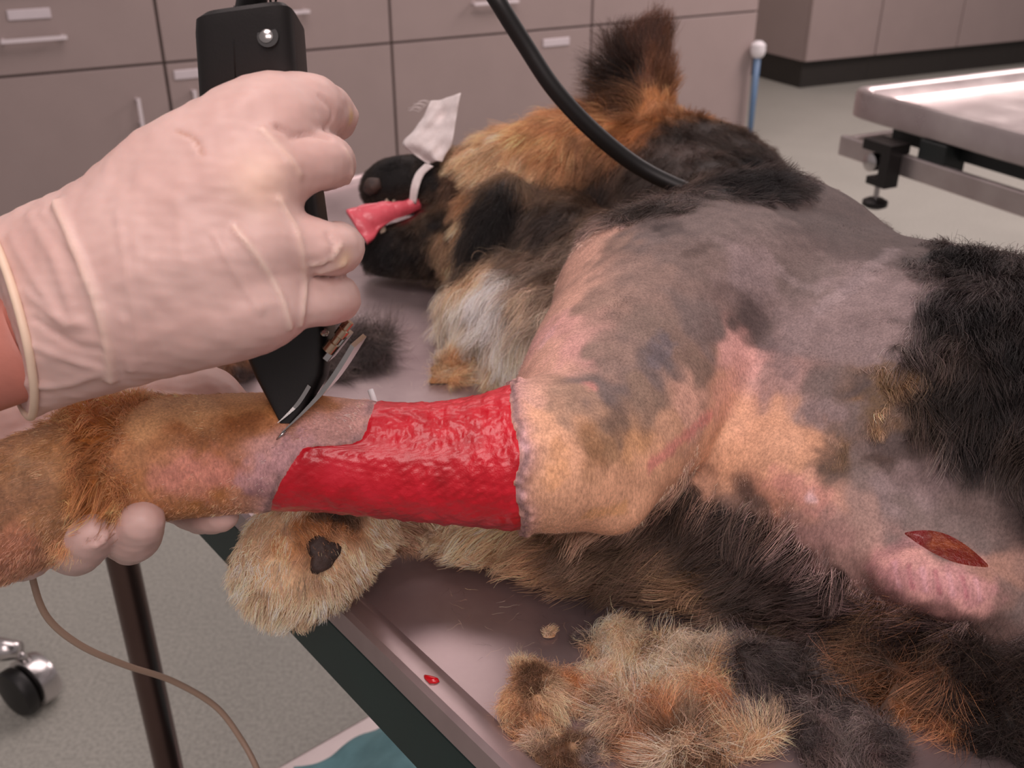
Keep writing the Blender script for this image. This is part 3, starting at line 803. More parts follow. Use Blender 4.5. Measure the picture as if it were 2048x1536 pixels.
gp, gl, gd, gf, gc = [], [], [], [], []
for px, py, L, dx_, dy_, dz_, lift, col in G:
    h_ = hit(DB, px, py)
    if h_ is None:
        q = DB.find_nearest(Vector(P(px, py, 0.9)))
        pos = np.array(q[0])
    else:
        pos = h_[0]
    _, _, z = project(pos)
    a_, b_, c_ = project(pos)
    dirw = P(a_ + dx_ * 60, b_ + dy_ * 60, z + dz_) - pos
    gp.append(pos); gl.append(L); gd.append(dirw / (np.linalg.norm(dirw) + 1e-9)); gf.append(lift); gc.append(srgb(*col))
gp, gl, gd, gf, gc = map(np.array, (gp, gl, gd, gf, gc))
gp0 = gp.mean(0); gq = (gp - gp0).astype(np.float32)
def coat_at(pts):
    """blend the guides by distance: length, flow, lift, colour"""
    n = len(pts)
    L = np.zeros(n); D = np.zeros((n, 3)); Fl = np.zeros(n); C = np.zeros((n, 3))
    jit = np.stack([Waves(21 + i, 45)(pts) for i in range(3)], 1) * 0.007
    for s in range(0, n, 40000):
        qj = (pts[s:s + 40000] + jit[s:s + 40000] - gp0).astype(np.float32)
        d2 = ((qj ** 2).sum(1)[:, None] + (gq ** 2).sum(1)[None, :] - 2 * qj @ gq.T)
        d2 = np.maximum(d2, 0) + np.float32(4e-5)
        d2 *= 2000
        w = 1.0 / (d2 * d2 * d2 * np.sqrt(d2))
        w /= w.sum(1, keepdims=True)
        wc = 1.0 / (d2 * d2); wc /= wc.sum(1, keepdims=True)
        wc = 0.35 * w + 0.65 * wc
        L[s:s + 40000] = w @ gl; D[s:s + 40000] = w @ gd; Fl[s:s + 40000] = w @ gf; C[s:s + 40000] = wc @ gc
    return L, D, Fl, C

# leg frame for the wound
legA = P(480, 905, 0.526); legB = P(1040, 918, 0.545)
leg_ax = (legB - legA); LEGL = np.linalg.norm(leg_ax); leg_ax /= LEGL
view = (legA + legB) / 2 - np.array([0, 0, CAMH]); view /= np.linalg.norm(view)
leg_up = np.cross(leg_ax, view); leg_up /= np.linalg.norm(leg_up)
if leg_up[2] < 0: leg_up = -leg_up
leg_fr = np.cross(leg_ax, leg_up)
if np.dot(leg_fr, view) > 0: leg_fr = -leg_fr           # towards the viewer
PXL = 560.0 / LEGL                                        # pixels per metre along the leg
def wound_left(c, s):
    """pixel x of the wound's left border at height c (-1 bottom .. 1 top) of the section, s>0 on the viewer's side"""
    kn = [(-1.0, 540), (-0.75, 548), (-0.45, 566), (-0.2, 585), (0.06, 604), (0.10, 622), (0.14, 660), (0.19, 692), (0.28, 712), (0.5, 722), (0.75, 730), (1.0, 738)]
    return float(np.interp(c, [a for a, _ in kn], [b for _, b in kn]))
def wound_right(c, s):
    kn = [(-1.0, 1050), (-0.6, 1030), (-0.3, 1020), (0.0, 1028), (0.25, 1024), (0.5, 1014), (0.8, 1012), (1.0, 1022)]
    return float(np.interp(c, [a for a, _ in kn], [b for _, b in kn]))
wj = Waves(9, 160)
WV, WF = [], []
nth, ns = 230, 110
WGRID = np.zeros((nth, ns, 3))
for i in range(nth):
    th_ = 2 * math.pi * i / nth
    c, s = math.sin(th_), math.cos(th_)
    rd = leg_up * c + leg_fr * s
    x0, x1 = wound_left(c, s), wound_right(c, s)
    jj = float(wj(np.array([[c * 0.03, s * 0.03, 0.1]]))[0]) * 5
    for j in range(ns):
        x = x0 + jj + (x1 - x0 + float(wj(np.array([[c * 0.03, s * 0.03, 0.7]]))[0]) * 4) * j / (ns - 1)
        o = legA + leg_ax * ((x - 480) / PXL)
        o = o + (P(x, np.interp(x, [480, 600, 730, 870, 980, 1040], [905, 902, 916, 925, 922, 918]), 0.535) - P(x, np.interp(x, [480, 1040], [905, 918]), 0.535))
        r = DB.ray_cast(Vector(o + rd * 0.06), Vector(-rd))
        pt = np.array(r[0]) if r[0] is not None else o + rd * 0.027
        if np.linalg.norm(pt - o) > 0.045: pt = o + rd * 0.03
        WGRID[i, j] = pt
# smooth the sampled surface, then lay it slightly proud of the (sunken) body
for _ in range(2):
    WGRID = 0.5 * WGRID + 0.25 * (np.roll(WGRID, 1, 0) + np.roll(WGRID, -1, 0))
rim = np.concatenate([WGRID[:, 0], WGRID[:, -1]])
wcen = np.array([(WGRID[:, j].mean(0)) for j in range(ns)])
lump = Waves(12, 90); lump2 = Waves(13, 260)
for j in range(ns):
    ed = min(j, ns - 1 - j) / 5.0
    rdv = WGRID[:, j] - wcen[j]; rdv /= np.linalg.norm(rdv, axis=1)[:, None]
    amt = 0.0005 * min(1, ed) - 0.0009 * max(0, 1 - ed) + (0.0005 * lump(WGRID[:, j]) + 0.00025 * lump2(WGRID[:, j])) * min(1, ed)
    WGRID[:, j] += rdv * np.broadcast_to(amt, (nth,))[:, None]
WV = WGRID.reshape(-1, 3)
WF = np.array([(i * ns + j, i * ns + j + 1, ((i + 1) % nth) * ns + j + 1, ((i + 1) % nth) * ns + j) for i in range(nth) for j in range(ns - 1)])

# ---- body mesh: subdivide once, colour, sink under the wound, raise its margins
BV, BQ = subdivide(DV, DQ)
BN = normals_of(BV, BQ)
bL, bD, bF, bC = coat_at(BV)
def inside_wound(pts, pad=0.0):
    rel = pts - legA
    x = 480 + (rel @ leg_ax) * PXL
    ym = np.interp(x, [480, 600, 730, 870, 980, 1040], [905, 902, 916, 925, 922, 918]) - np.interp(x, [480, 1040], [905, 918])
    u = rel @ leg_up + ym / PXL; w = rel @ leg_fr
    r = np.hypot(u, w) + 1e-9
    c = u / r
    xl = np.interp(c, [-1, -0.75, -0.45, -0.2, 0.06, 0.10, 0.14, 0.19, 0.28, 0.5, 0.75, 1], [540, 548, 566, 585, 604, 622, 660, 692, 712, 722, 730, 738])
    xr = np.interp(c, [-1, -0.6, -0.3, 0, 0.25, 0.5, 0.8, 1], [1050, 1030, 1020, 1028, 1024, 1014, 1012, 1022])
    d = np.minimum(x - xl, xr - x) / PXL
    return np.where(r < 0.05, d, -1.0)
near_leg = np.linalg.norm(BV - (legA + legB) / 2, axis=1) < 0.13
din = np.full(len(BV), -1.0); din[near_leg] = inside_wound(BV[near_leg])
sink = np.clip((din - 0.001) / 0.003, 0, 1)
BV -= BN * (0.0016 * sink)[:, None]
rimd = np.full(len(BV), 1.0)
idx_n = np.nonzero(near_leg)[0]
rk = KDTree(len(rim))
for i, p_ in enumerate(rim): rk.insert(p_, i)
rk.balance()
right_rim = np.zeros(len(BV), bool)
for i in idx_n:
    co, ii, dd = rk.find(BV[i]); rimd[i] = dd; right_rim[i] = ii >= nth
mw = Waves(31, 130)
mgn = np.exp(-((rimd - 0.0025) / 0.0035) ** 2) * (din < 0.002)
mgn[near_leg] *= (0.75 + 0.5 * mw(BV[near_leg]))
BV += BN * (np.clip(mgn, 0, 1.3) * np.where(right_rim, 0.0026, 0.0009))[:, None]
# colours of the margins
def lerp(a, b, w): return a * (1 - w[:, None]) + np.array(b) * w[:, None]
edge_w = np.clip(np.exp(-(rimd / np.where(right_rim, 0.006, 0.0075)) ** 2) * (din < 0.003), 0, 1)
bC = lerp(bC, srgb(206, 160, 158), edge_w * 0.85)
thin = np.exp(-((rimd - 0.0005) / 0.0012) ** 2) * (din < 0.003)
bC = lerp(bC, srgb(130, 104, 106), np.clip(thin, 0, 1) * 0.75)
# pale scarred tongue of skin above the wound's left end
def paint(poly, r_px, col, amt, nz=0.5, freq=110, seed=1, soft=0.75):
    global bC
    pts = []
    for px, py in poly:
        h_ = hit(DB, px, py)
        if h_ is not None: pts.append(h_[0])
    if not pts: return
    z = project(pts[0])[2]
    r = PX(r_px, z)
    lo = np.min(pts, 0) - 2.5 * r; hi = np.max(pts, 0) + 2.5 * r
    m = np.nonzero(((BV > lo) & (BV < hi)).all(1))[0]
    if not len(m): return
    d = seg_dist(BV[m], pts) / r + nz * Waves(seed, freq)(BV[m])
    w = np.clip((1 + soft - d) / (2 * soft), 0, 1); w = w * w * (3 - 2 * w)
    bC[m] = lerp(bC[m], srgb(*col), w * amt)
paint([(640, 870), (700, 850)], 36, (206, 158, 150), 0.85, seed=2)
paint([(500, 960), (560, 915), (610, 880)], 26, (208, 160, 164), 0.8, seed=3)
paint([(510, 985), (530, 975)], 16, (150, 110, 118), 0.6, seed=4)
paint([(330, 960), (430, 940)], 30, (222, 150, 134), 0.7, seed=5)
paint([(400, 870), (520, 840)], 22, (130, 78, 40), 0.6, seed=6)
# mottling of the shaved shoulder
for i, (a, r, c, w) in enumerate([
    ([(1320, 455)], 18, (58, 46, 44), 0.85), ([(1375, 510), (1420, 490)], 14, (92, 76, 70), 0.7), ([(1490, 600), (1520, 640)], 34, (92, 78, 78), 0.4), ([(1590, 470), (1700, 500)], 40, (88, 74, 72), 0.5),
    ([(1330, 680), (1310, 720)], 20, (112, 104, 110), 0.7), ([(1340, 730)], 16, (104, 96, 98), 0.6), ([(1235, 830)], 28, (118, 96, 84), 0.6), ([(1210, 730)], 24, (132, 112, 104), 0.6), ([(1540, 700), (1580, 740)], 22, (110, 96, 98), 0.5),
    ([(1640, 620), (1720, 560), (1790, 500)], 16, (190, 172, 174), 0.25), ([(1560, 540), (1640, 580)], 12, (190, 172, 174), 0.2), ([(1480, 740), (1440, 800)], 26, (214, 160, 146), 0.5), ([(1300, 930), (1420, 830)], 13, (218, 138, 132), 0.7),
    ([(1500, 850), (1600, 900)], 46, (214, 164, 134), 0.4), ([(1560, 960), (1640, 1000)], 24, (206, 146, 136), 0.6), ([(1620, 995)], 10, (236, 200, 204), 0.7), ([(1660, 900), (1650, 940)], 22, (88, 68, 56), 0.8), ([(1730, 915), (1780, 920)], 8, (80, 64, 58), 0.7), ([(1770, 740), (1750, 830)], 22, (110, 86, 58), 0.7),
    ([(1085, 690), (1105, 660)], 12, (240, 190, 190), 0.6), ([(1180, 770)], 14, (226, 150, 140), 0.5), ([(1110, 960), (1120, 900)], 20, (230, 170, 120), 0.5), ([(1180, 870), (1190, 930)], 22, (160, 118, 84), 0.6), ([(1180, 1030), (1240, 1020)], 16, (232, 176, 124), 0.7),
    ([(1040, 990), (1045, 880)], 12, (220, 176, 180), 0.7), ([(1740, 1130), (1820, 1090), (1900, 1100)], 16, (184, 134, 138), 0.5), ([(1790, 1150), (1870, 1165), (1960, 1180)], 30, (192, 140, 142), 0.8)]):
    paint(a, r, c, w, seed=40 + i)
for k in range(7):      # puckers in the lip under the flank wound
    x = 1790 + 27 * k
    paint([(x, 1125 + 6 * k), (x + 8, 1170 + 5 * k)], 4.5, (170, 96, 110) if k % 2 else (228, 176, 184), 0.6, 0.2, seed=80 + k)
# red inside of the mouth
mouth = P(830, 435, 1.105)
dm = np.linalg.norm(BV - mouth, axis=1)
bC = lerp(bC, srgb(110, 34, 40), np.clip(1.4 - dm / 0.022, 0, 1))

dog = empty('dog', P(1500, 1000, 0.66) * np.array([1, 1, 0]) + np.array([0, 0, TABLE_Z]), 'black and tan dog lying on its side with shaved shoulder and raw red foreleg wound', 'dog')
body = big_mesh('body', BV, BQ, M['coat'], dog)
ca = body.data.color_attributes.new('Col', 'FLOAT_COLOR', 'POINT')
ca.data.foreach_set('color', np.concatenate([bC, np.ones((len(bC), 1))], 1).astype(np.float32).ravel())
wd = big_mesh('open_wound', WV, WF, M['wound'], dog); wd['label'] = 'glistening red raw wound around the foreleg'
FB = BVHTree.FromPolygons([tuple(v) for v in BV], [tuple(q) for q in BQ.tolist()])

# flank wound: a scabbed slit lying in the skin
def patch(name, outline_fn, n_u, n_v, material, lift, parent):
    V, F = [], []
    for i in range(n_u):
        for j in range(n_v):
            px, py, e = outline_fn(i / (n_u - 1), j / (n_v - 1))
            h_ = hit(FB, px, py)
            V.append(h_[0] + h_[1] * (lift * e - 0.0004))
    for i in range(n_u - 1):
        for j in range(n_v - 1):
            F.append((i * n_v + j, i * n_v + j + 1, (i + 1) * n_v + j + 1, (i + 1) * n_v + j))
    o = mesh_obj(name, V, F, material, parent, True)
    bm = bmesh.new(); bm.from_mesh(o.data)
    bmesh.ops.recalc_face_normals(bm, faces=bm.faces); bm.to_mesh(o.data); bm.free()
    return o
def slit(u, v):
    x = 1806 + 174 * u
    top = 1064 + 66 * u * u - 16 * math.sin(math.pi * u)
    bot = 1068 + 70 * u + 20 * math.sin(math.pi * u)
    return x, top + (bot - top) * v, math.sin(math.pi * min(max(u, 0.0), 1.0)) ** 0.5 * math.sin(math.pi * v)
fw = patch('flank_wound', slit, 40, 14, M['scab'], 0.0018, dog); fw['label'] = 'dark red scabbed slit in the shaved flank'

# ---- fur
def make_hair(name, parent, R, N, D, L, LIFT, C, radius, pts=6, wild=0.25, clump=0.5, curl=0.0, clump_frac=0.04, seed=1, gravity=0.25, floor_z=None):
    rng = np.random.default_rng(seed)
    n = len(R)
    if n == 0: return None
    D = D - N * (np.sum(D * N, 1)[:, None]) * 0.7
    D /= np.linalg.norm(D, axis=1)[:, None] + 1e-9
    rnd = rng.normal(size=(n, 3)) * wild
    cur = Waves(seed + 5, 25); cu2 = Waves(seed + 6, 25); cu3 = Waves(seed + 7, 25)
    flow_n = np.stack([cur(R), cu2(R), cu3(R)], 1) * wild * 1.3
    pos = np.zeros((n, pts, 3)); pos[:, 0] = R - N * 0.0006
    step = L / (pts - 1)
    ph = rng.uniform(0, 6.28, n)
    side = np.cross(D, N)
    for k in range(1, pts):
        t = k / (pts - 1)
        T = N * (LIFT * (1.15 - t))[:, None] + D * (0.35 + t) + (rnd + flow_n) * (0.5 + t) + np.array([0, 0, -gravity]) * t
        if curl: T += (side * np.sin(ph + t * 9)[:, None] + N * np.cos(ph + t * 9)[:, None]) * curl
        T /= np.linalg.norm(T, axis=1)[:, None] + 1e-9
        pos[:, k] = pos[:, k - 1] + T * step[:, None]
    if clump > 0 and n > 50:
        cid = rng.choice(n, max(2, int(n * clump_frac)), replace=False)
        kd = KDTree(len(cid))
        for i, c in enumerate(cid): kd.insert(R[c], i)
        kd.balance()
        nid = np.array([kd.find(p)[1] for p in R]); near = cid[nid]
        C = C * np.exp(rng.normal(0, 0.30, len(cid)))[nid][:, None]
        for k in range(1, pts):
            t = k / (pts - 1)
            pos[:, k] += (pos[near, k] - pos[:, k]) * (clump * t ** 1.5)
    if floor_z is not None:
        pos[:, :, 2] = np.maximum(pos[:, :, 2], floor_z + rng.uniform(0, 0.004, (n, 1)))
    hc = bpy.data.hair_curves.new(name)
    hc.add_curves([pts] * n)
    hc.attributes['position'].data.foreach_set('vector', pos.astype(np.float32).ravel())
    ra = hc.attributes.get('radius') or hc.attributes.new('radius', 'FLOAT', 'POINT')
    taper = np.linspace(1, 0.25, pts)[None, :] * np.ones((n, 1)) * (radius if np.ndim(radius) == 0 else np.asarray(radius)[:, None])
    ra.data.foreach_set('value', taper.astype(np.float32).ravel())
    C = 0.88 * C + 0.12 * C.mean(1, keepdims=True)
    cc_ = C ** 0.86 * 1.35 * np.exp(rng.normal(0, 0.28, (n, 1))) * (1 + rng.normal(0, 0.04, (n, 3)))
    ct = hc.attributes.new('Col', 'FLOAT_COLOR', 'POINT')
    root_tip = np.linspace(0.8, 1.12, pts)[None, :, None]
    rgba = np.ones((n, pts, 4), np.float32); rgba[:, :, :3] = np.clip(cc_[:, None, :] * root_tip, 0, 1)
    ct.data.foreach_set('color', rgba.ravel())
    o = bpy.data.objects.new(name, hc); COL.objects.link(o)
    hc.materials.append(M['hair'])
    if parent: o.parent = parent
    return o
def scatter(V, Q, n, weight, rng):
    A, B, C, D = (V[Q[:, k]] for k in range(4))
    area = np.linalg.norm(np.cross(C - A, D - B), axis=1) * 0.5 * weight
    cs_ = np.cumsum(area); pick = np.searchsorted(cs_, rng.uniform(0, cs_[-1], n))
    pick = np.minimum(pick, len(Q) - 1)
    u, v = rng.uniform(size=(2, n, 1))
    pts = (1 - u) * (1 - v) * A[pick] + u * (1 - v) * B[pick] + u * v * C[pick] + (1 - u) * v * D[pick]
    return pts, pick
fq = BQ
fcen = BV[fq].mean(1); fL = bL[fq].mean(1); fN = BN[fq].mean(1)
fpx, fpy, fz = project(fcen)
inview = (fpx > -450) & (fpx < 5000) & (fcen[:, 2] > 0.9135)
inview |= (fpx < 760) & (fpy > 1000) & (fpx > -200)
farea = np.linalg.norm(np.cross(BV[fq[:, 2]] - BV[fq[:, 0]], BV[fq[:, 3]] - BV[fq[:, 1]]), axis=1) * 0.5
woundf = din[fq].mean(1) > -0.0005
bald = np.linalg.norm(fcen - mouth, axis=1) < 0.02
def fur_layer(name, sel, dens_mm2, radius, pts, seed, gain=1.0, **kw):
    w = sel & inview & ~woundf & ~bald
    tot = farea[w].sum() * 1e6 * dens_mm2
    n = int(tot)
    if n < 10: return None
    rng = np.random.default_rng(seed)
    R, pk = scatter(BV, fq, n, w.astype(float), rng)
    N = fN[pk]
    L, D, LF, C = coat_at(R)
    L = L * 0.001 * rng.uniform(0.7, 1.2, n); C = C * gain
    o = make_hair(name, dog, R, N, D, L, LF, C, radius, pts, seed=seed, **kw)
    print(name, n)
    return o
stub = (fL < 2.0); velvet = (fL >= 2.0) & (fL < 5.5); mid = (fL >= 5.5) & (fL < 14); lng = fL >= 14
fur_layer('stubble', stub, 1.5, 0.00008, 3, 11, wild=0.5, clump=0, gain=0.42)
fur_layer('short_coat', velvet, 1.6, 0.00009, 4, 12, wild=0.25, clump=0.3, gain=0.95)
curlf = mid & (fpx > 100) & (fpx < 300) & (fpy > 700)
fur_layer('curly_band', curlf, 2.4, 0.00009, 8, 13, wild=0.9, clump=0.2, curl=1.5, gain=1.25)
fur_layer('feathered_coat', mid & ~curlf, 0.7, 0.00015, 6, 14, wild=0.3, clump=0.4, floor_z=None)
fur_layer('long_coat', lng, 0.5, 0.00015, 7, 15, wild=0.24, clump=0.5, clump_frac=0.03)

# tongue, teeth, nose, paw pads, nails
for px_, py_, z_ in ((775, 392, 1.10), (790, 395, 1.10), (768, 470, 1.095)):
    p_ = P(px_, py_, z_)
    lathe('tooth', M['tooth'], dog, p_, np.array([0, -0.2, -1.0 if py_ < 420 else 1.0]), [(0.0045, -0.004), (0.004, 0.004), (0.001, 0.014)], 10)
hn = hit(FB, 745, 378)
if hn:
    nz = catmull([list(hn[0] + np.array([-0.006, 0, -0.004])), list(hn[0] + np.array([0.0, 0, 0.003])), list(hn[0] + np.array([0.010, 0, 0.006]))], 4)
    tube('nose', M['claw'], dog, nz, np.interp(np.linspace(0, 1, len(nz)), [0, 0.5, 1], [0.006, 0.010, 0.006]), 14)
def pad(px_, py_, rx, ry, name='paw_pad'):
    h_ = hit(FB, px_, py_)
    if h_ is None: return
    c_, n_ = h_
    z_ = project(c_)[2]
    t1 = P(px_ + 30, py_, z_) - P(px_, py_, z_); t1 -= n_ * np.dot(t1, n_); t1 /= np.linalg.norm(t1)
    t2_ = np.cross(n_, t1)
    V, F = [], []
    na, nb = 24, 8
    bmp = Waves(int(px_), 260)
    for i in range(nb):
        r = i / (nb - 1)
        for k in range(na):
            a = 2 * math.pi * k / na
            rr_ = r; r = r * (1 + 0.16 * math.sin(3 * a + 1) + 0.08 * math.sin(5 * a))
            q = c_ + t1 * PX(rx, z_) * r * math.cos(a) + t2_ * PX(ry, z_) * r * math.sin(a)
            r = rr_
            q = q + n_ * (0.0022 * math.sqrt(max(0, 1 - r * r)) + 0.0014 + 0.0006 * float(bmp(q[None, :])[0]))
            if i == nb - 1: q = q - n_ * 0.004
            V.append(q)
    for i in range(nb - 1):
        for k in range(na):
            F.append((i * na + k, i * na + (k + 1) % na, (i + 1) * na + (k + 1) % na, (i + 1) * na + k))
    o = mesh_obj(name, V, F, M['claw'], dog, True)
    bm = bmesh.new(); bm.from_mesh(o.data); bmesh.ops.remove_doubles(bm, verts=bm.verts, dist=1e-6)
    bmesh.ops.recalc_face_normals(bm, faces=bm.faces); bm.to_mesh(o.data); bm.free()
pad(646, 1108, 34, 38)
adopt(dog)

# ================================================================== GLOVED HANDS
def glove(name, chains, lo, hi, h, cutplane, folds, parent, base=srgb(222, 190, 182), tint_spots=()):
    f = Field(lo, hi, h)
    for rows, k, flat in chains:
        f.chain(PC(rows), k, flat)
    if cutplane is not None:
        pt, nv = cutplane
        f.cut(lambda X, Y, Z: (X - pt[0]) * nv[0] + (Y - pt[1]) * nv[1] + (Z - pt[2]) * nv[2])
    V, Q = f.mesh()
    V = relax(V, Q, 3, 0.5)
    N = normals_of(V, Q)
    B = bvh_of(V, Q)
    C = np.tile(np.array(base), (len(V), 1))
    for poly, w_px, amp, tint in folds:
        pts = []
        for a, b in catmull(poly, 5) if len(poly) > 2 else poly:
            h_ = hit(B, a, b)
            if h_ is not None: pts.append(h_[0])
        if len(pts) < 2: continue
        z = project(pts[0])[2]
        d = seg_dist(V, pts); w = PX(w_px, z)
        prof = np.exp(-(d / w) ** 2)
        V = V + N * (amp * 1.5 * prof)[:, None]
        if tint is not None:
            C = C * (1 - 0.7 * prof[:, None]) + np.array(tint) * 0.7 * prof[:, None]
    wr = Waves(77, 55); wr2 = Waves(78, 140)
    V = V + N * (0.00040 * wr(V) + 0.00016 * wr2(V))[:, None]
    for (px_, py_), r_px, tint in tint_spots:
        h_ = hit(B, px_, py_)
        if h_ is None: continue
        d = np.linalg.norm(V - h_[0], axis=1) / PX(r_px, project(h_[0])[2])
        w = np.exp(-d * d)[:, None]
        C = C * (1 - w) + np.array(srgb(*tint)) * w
    o = big_mesh(name, V, Q, M['glove'], parent)
    ca = o.data.color_attributes.new('Col', 'FLOAT_COLOR', 'POINT')
    ca.data.foreach_set('color', np.concatenate([C, np.ones((len(C), 1))], 1).astype(np.float32).ravel())
    return o, V, Q, B
person = empty('person', P(-300, 900, 0.5) * np.array([1, 1, 0]), 'person in cream latex gloves, one hand gripping clippers, the other holding the foreleg', 'person')
fw_axis = np.array([0, CT, -ST])
ROLL = srgb(238, 212, 198)
R_chains = [
    ([(-200, 715, 0.462, 152), (-40, 666, 0.458, 150), (110, 608, 0.452, 148), (200, 562, 0.448, 148)], 0.02, (P(100, 600, 0.455), fw_axis, 1.55)),
    ([(140, 555, 0.448, 86), (330, 380, 0.440, 86), (470, 305, 0.437, 76), (560, 232, 0.442, 64)], 0.018, None),
    ([(140, 580, 0.445, 92), (340, 470, 0.432, 92), (550, 350, 0.428, 58)], 0.016, None),
    ([(140, 630, 0.445, 90), (340, 550, 0.433, 92), (550, 482, 0.431, 56)], 0.016, None),
    ([(120, 668, 0.448, 86), (300, 638, 0.442, 80), (450, 615, 0.440, 66), (555, 598, 0.444, 52)], 0.018, None),
    # index, middle, ring and little finger, curling round the far side of the clippers
    ([(555, 236, 0.442, 64), (612, 213, 0.452, 59), (652, 224, 0.472, 46), (668, 236, 0.488, 38), (660, 250, 0.508, 33)], 0.005, None),
    ([(668, 232, 0.478, 30), (700, 232, 0.480, 9)], 0.006, None),
    ([(550, 350, 0.428, 56), (640, 323, 0.440, 48), (662, 326, 0.462, 45), (655, 335, 0.49, 40), (630, 345, 0.515, 34)], 0.004, None),
    ([(550, 482, 0.431, 54), (650, 496, 0.440, 47), (678, 496, 0.460, 46), (675, 498, 0.490, 41), (650, 500, 0.517, 35)], 0.004, None),
    ([(555, 598, 0.444, 50), (640, 604, 0.450, 41), (676, 598, 0.466, 39), (675, 598, 0.492, 35), (655, 600, 0.515, 31)], 0.004, None),
    # thumb laid along the back of the clippers
    ([(260, 470, 0.455, 70), (360, 430, 0.495, 55), (450, 400, 0.535, 44), (560, 380, 0.545, 36)], 0.012, None),
]
R_folds = [
    ([(112, 408), (140, 470), (165, 530), (195, 610), (215, 690), (222, 758)], 11, 0.0016, ROLL),
    ([(60, 430), (110, 520), (150, 640)], 14, 0.0007, None), ([(20, 470), (70, 560), (130, 650)], 12, 0.0007, None), ([(85, 425), (150, 500)], 8, 0.0006, None),
    ([(60, 590), (120, 640), (170, 650)], 10, 0.0006, None), ([(60, 690), (140, 720), (200, 735)], 10, 0.0006, None), ([(50, 770), (130, 770), (200, 745)], 10, 0.0008, None), ([(70, 640), (150, 690), (210, 700)], 8, -0.0006, None),
    ([(470, 455), (520, 520), (560, 590), (580, 655)], 7, 0.0011, ROLL), ([(560, 400), (595, 470), (610, 560), (600, 650)], 7, 0.0009, ROLL), ([(430, 470), (480, 560), (520, 620)], 9, 0.0006, None),
    ([(525, 260), (570, 310), (600, 350)], 8, 0.0009, ROLL), ([(555, 255), (590, 275)], 7, -0.0014, None), ([(355, 262), (390, 280), (405, 310)], 4, -0.0006, srgb(205, 160, 140)),
    ([(625, 530), (660, 520), (680, 490)], 6, 0.0008, ROLL), ([(640, 545), (690, 525)], 6, 0.0008, ROLL), ([(692, 300), (704, 330), (696, 365)], 7, 0.0006, ROLL),
    ([(580, 275), (620, 270), (660, 276)], 6, -0.0012, None), ([(270, 480), (300, 620)], 12, 0.0005, None), ([(235, 430), (265, 600), (290, 720)], 10, 0.0005, None), ([(350, 400), (370, 520)], 14, 0.0004, None),
    ([(655, 470), (668, 500), (655, 530)], 6, -0.0008, None), ([(250, 640), (262, 740)], 7, 0.0007, None), ([(300, 520), (330, 700)], 9, 0.0004, None), ([(640, 195), (665, 225), (650, 262)], 7, -0.0006, None),
]
cutp = (P(8, 715, 0.455), None)
nv = P(-70, 735, 0.455) - P(30, 715, 0.455)
ray = P(30, 715, 1.0) - np.array([0, 0, CAMH]); ray /= np.linalg.norm(ray)
nv -= ray * (np.dot(nv, ray) + 0.12 * np.linalg.norm(nv)); nv /= np.linalg.norm(nv)
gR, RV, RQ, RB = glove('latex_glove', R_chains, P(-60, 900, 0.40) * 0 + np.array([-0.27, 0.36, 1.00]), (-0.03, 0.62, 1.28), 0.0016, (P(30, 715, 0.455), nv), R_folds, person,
                       tint_spots=[((702, 234), 16, (232, 200, 150)), ((520, 360), 60, (246, 214, 196)), ((690, 520), 20, (238, 206, 176))])  # the wide pale spot is a knuckle highlight put into the latex colour
gR['label'] = 'cream latex glove wrapped round the clippers'
def cuff_roll(V, pt, nv, rad, parent, ex=0.0):
    d = (V - pt) @ nv
    B_ = V[(d > -0.0026)]
    c = B_.mean(0)
    t = np.cross(nv, UP); t /= np.linalg.norm(t); w = np.cross(nv, t)
    a = np.arctan2((B_ - c) @ w, (B_ - c) @ t); r = np.hypot((B_ - c) @ w, (B_ - c) @ t)
    path = []
    for k in range(60):
        a0 = -math.pi + 2 * math.pi * k / 60
        m = np.abs((a - a0 + math.pi) % (2 * math.pi) - math.pi) < 0.12
        rr = np.quantile(r[m], 0.97) if m.any() else np.quantile(r, 0.9)
        path.append(c + (t * math.cos(a0) + w * math.sin(a0)) * (rr + ex))
    path = np.array(path)
    for _ in range(3): path = 0.5 * path + 0.25 * (np.roll(path, 1, 0) + np.roll(path, -1, 0))
    return tube('cuff_roll', M['glove_roll'], parent, path, rad, 10, closed=True)
cuff_roll(RV, P(30, 715, 0.455), nv, 0.0019, gR)
Lc = [(-400, 830, 0.47, 125), (-120, 745, 0.460, 112), (20, 700, 0.455, 108), (60, 685, 0.455, 100)]
q = catmull(PC(Lc), 8)
tube('forearm', M['skin'], person, q[:, :3], q[:, 3], 32, flat=(fw_axis, 0.7))

L_chains = [
    ([(-260, 900, 0.62, 150), (-60, 880, 0.610, 130), (90, 868, 0.600, 125)], 0.02, None),
    ([(60, 870, 0.598, 118), (180, 880, 0.592, 105), (260, 900, 0.586, 80)], 0.02, None),
    # thumb stretched along the top of the leg
    ([(120, 830, 0.590, 95), (260, 800, 0.582, 72), (370, 800, 0.578, 48), (450, 815, 0.575, 26)], 0.02, None),
    # fingers passing under the leg, tips towards the viewer
    ([(90, 930, 0.595, 62), (50, 1030, 0.580, 46), (38, 1110, 0.560, 40), (52, 1122, 0.535, 36), (66, 1118, 0.522, 30)], 0.003, None),
    ([(150, 930, 0.594, 66), (135, 1040, 0.580, 54), (146, 1092, 0.545, 50), (157, 1095, 0.515, 50), (186, 1066, 0.494, 44)], 0.003, None),
    ([(220, 920, 0.592, 66), (225, 1020, 0.580, 56), (254, 1068, 0.545, 51), (266, 1072, 0.518, 51), (284, 1042, 0.497, 45)], 0.003, None),
    ([(270, 900, 0.590, 62), (340, 980, 0.580, 48), (395, 1022, 0.560, 36), (420, 1028, 0.540, 31), (446, 1030, 0.530, 27)], 0.006, None),
]
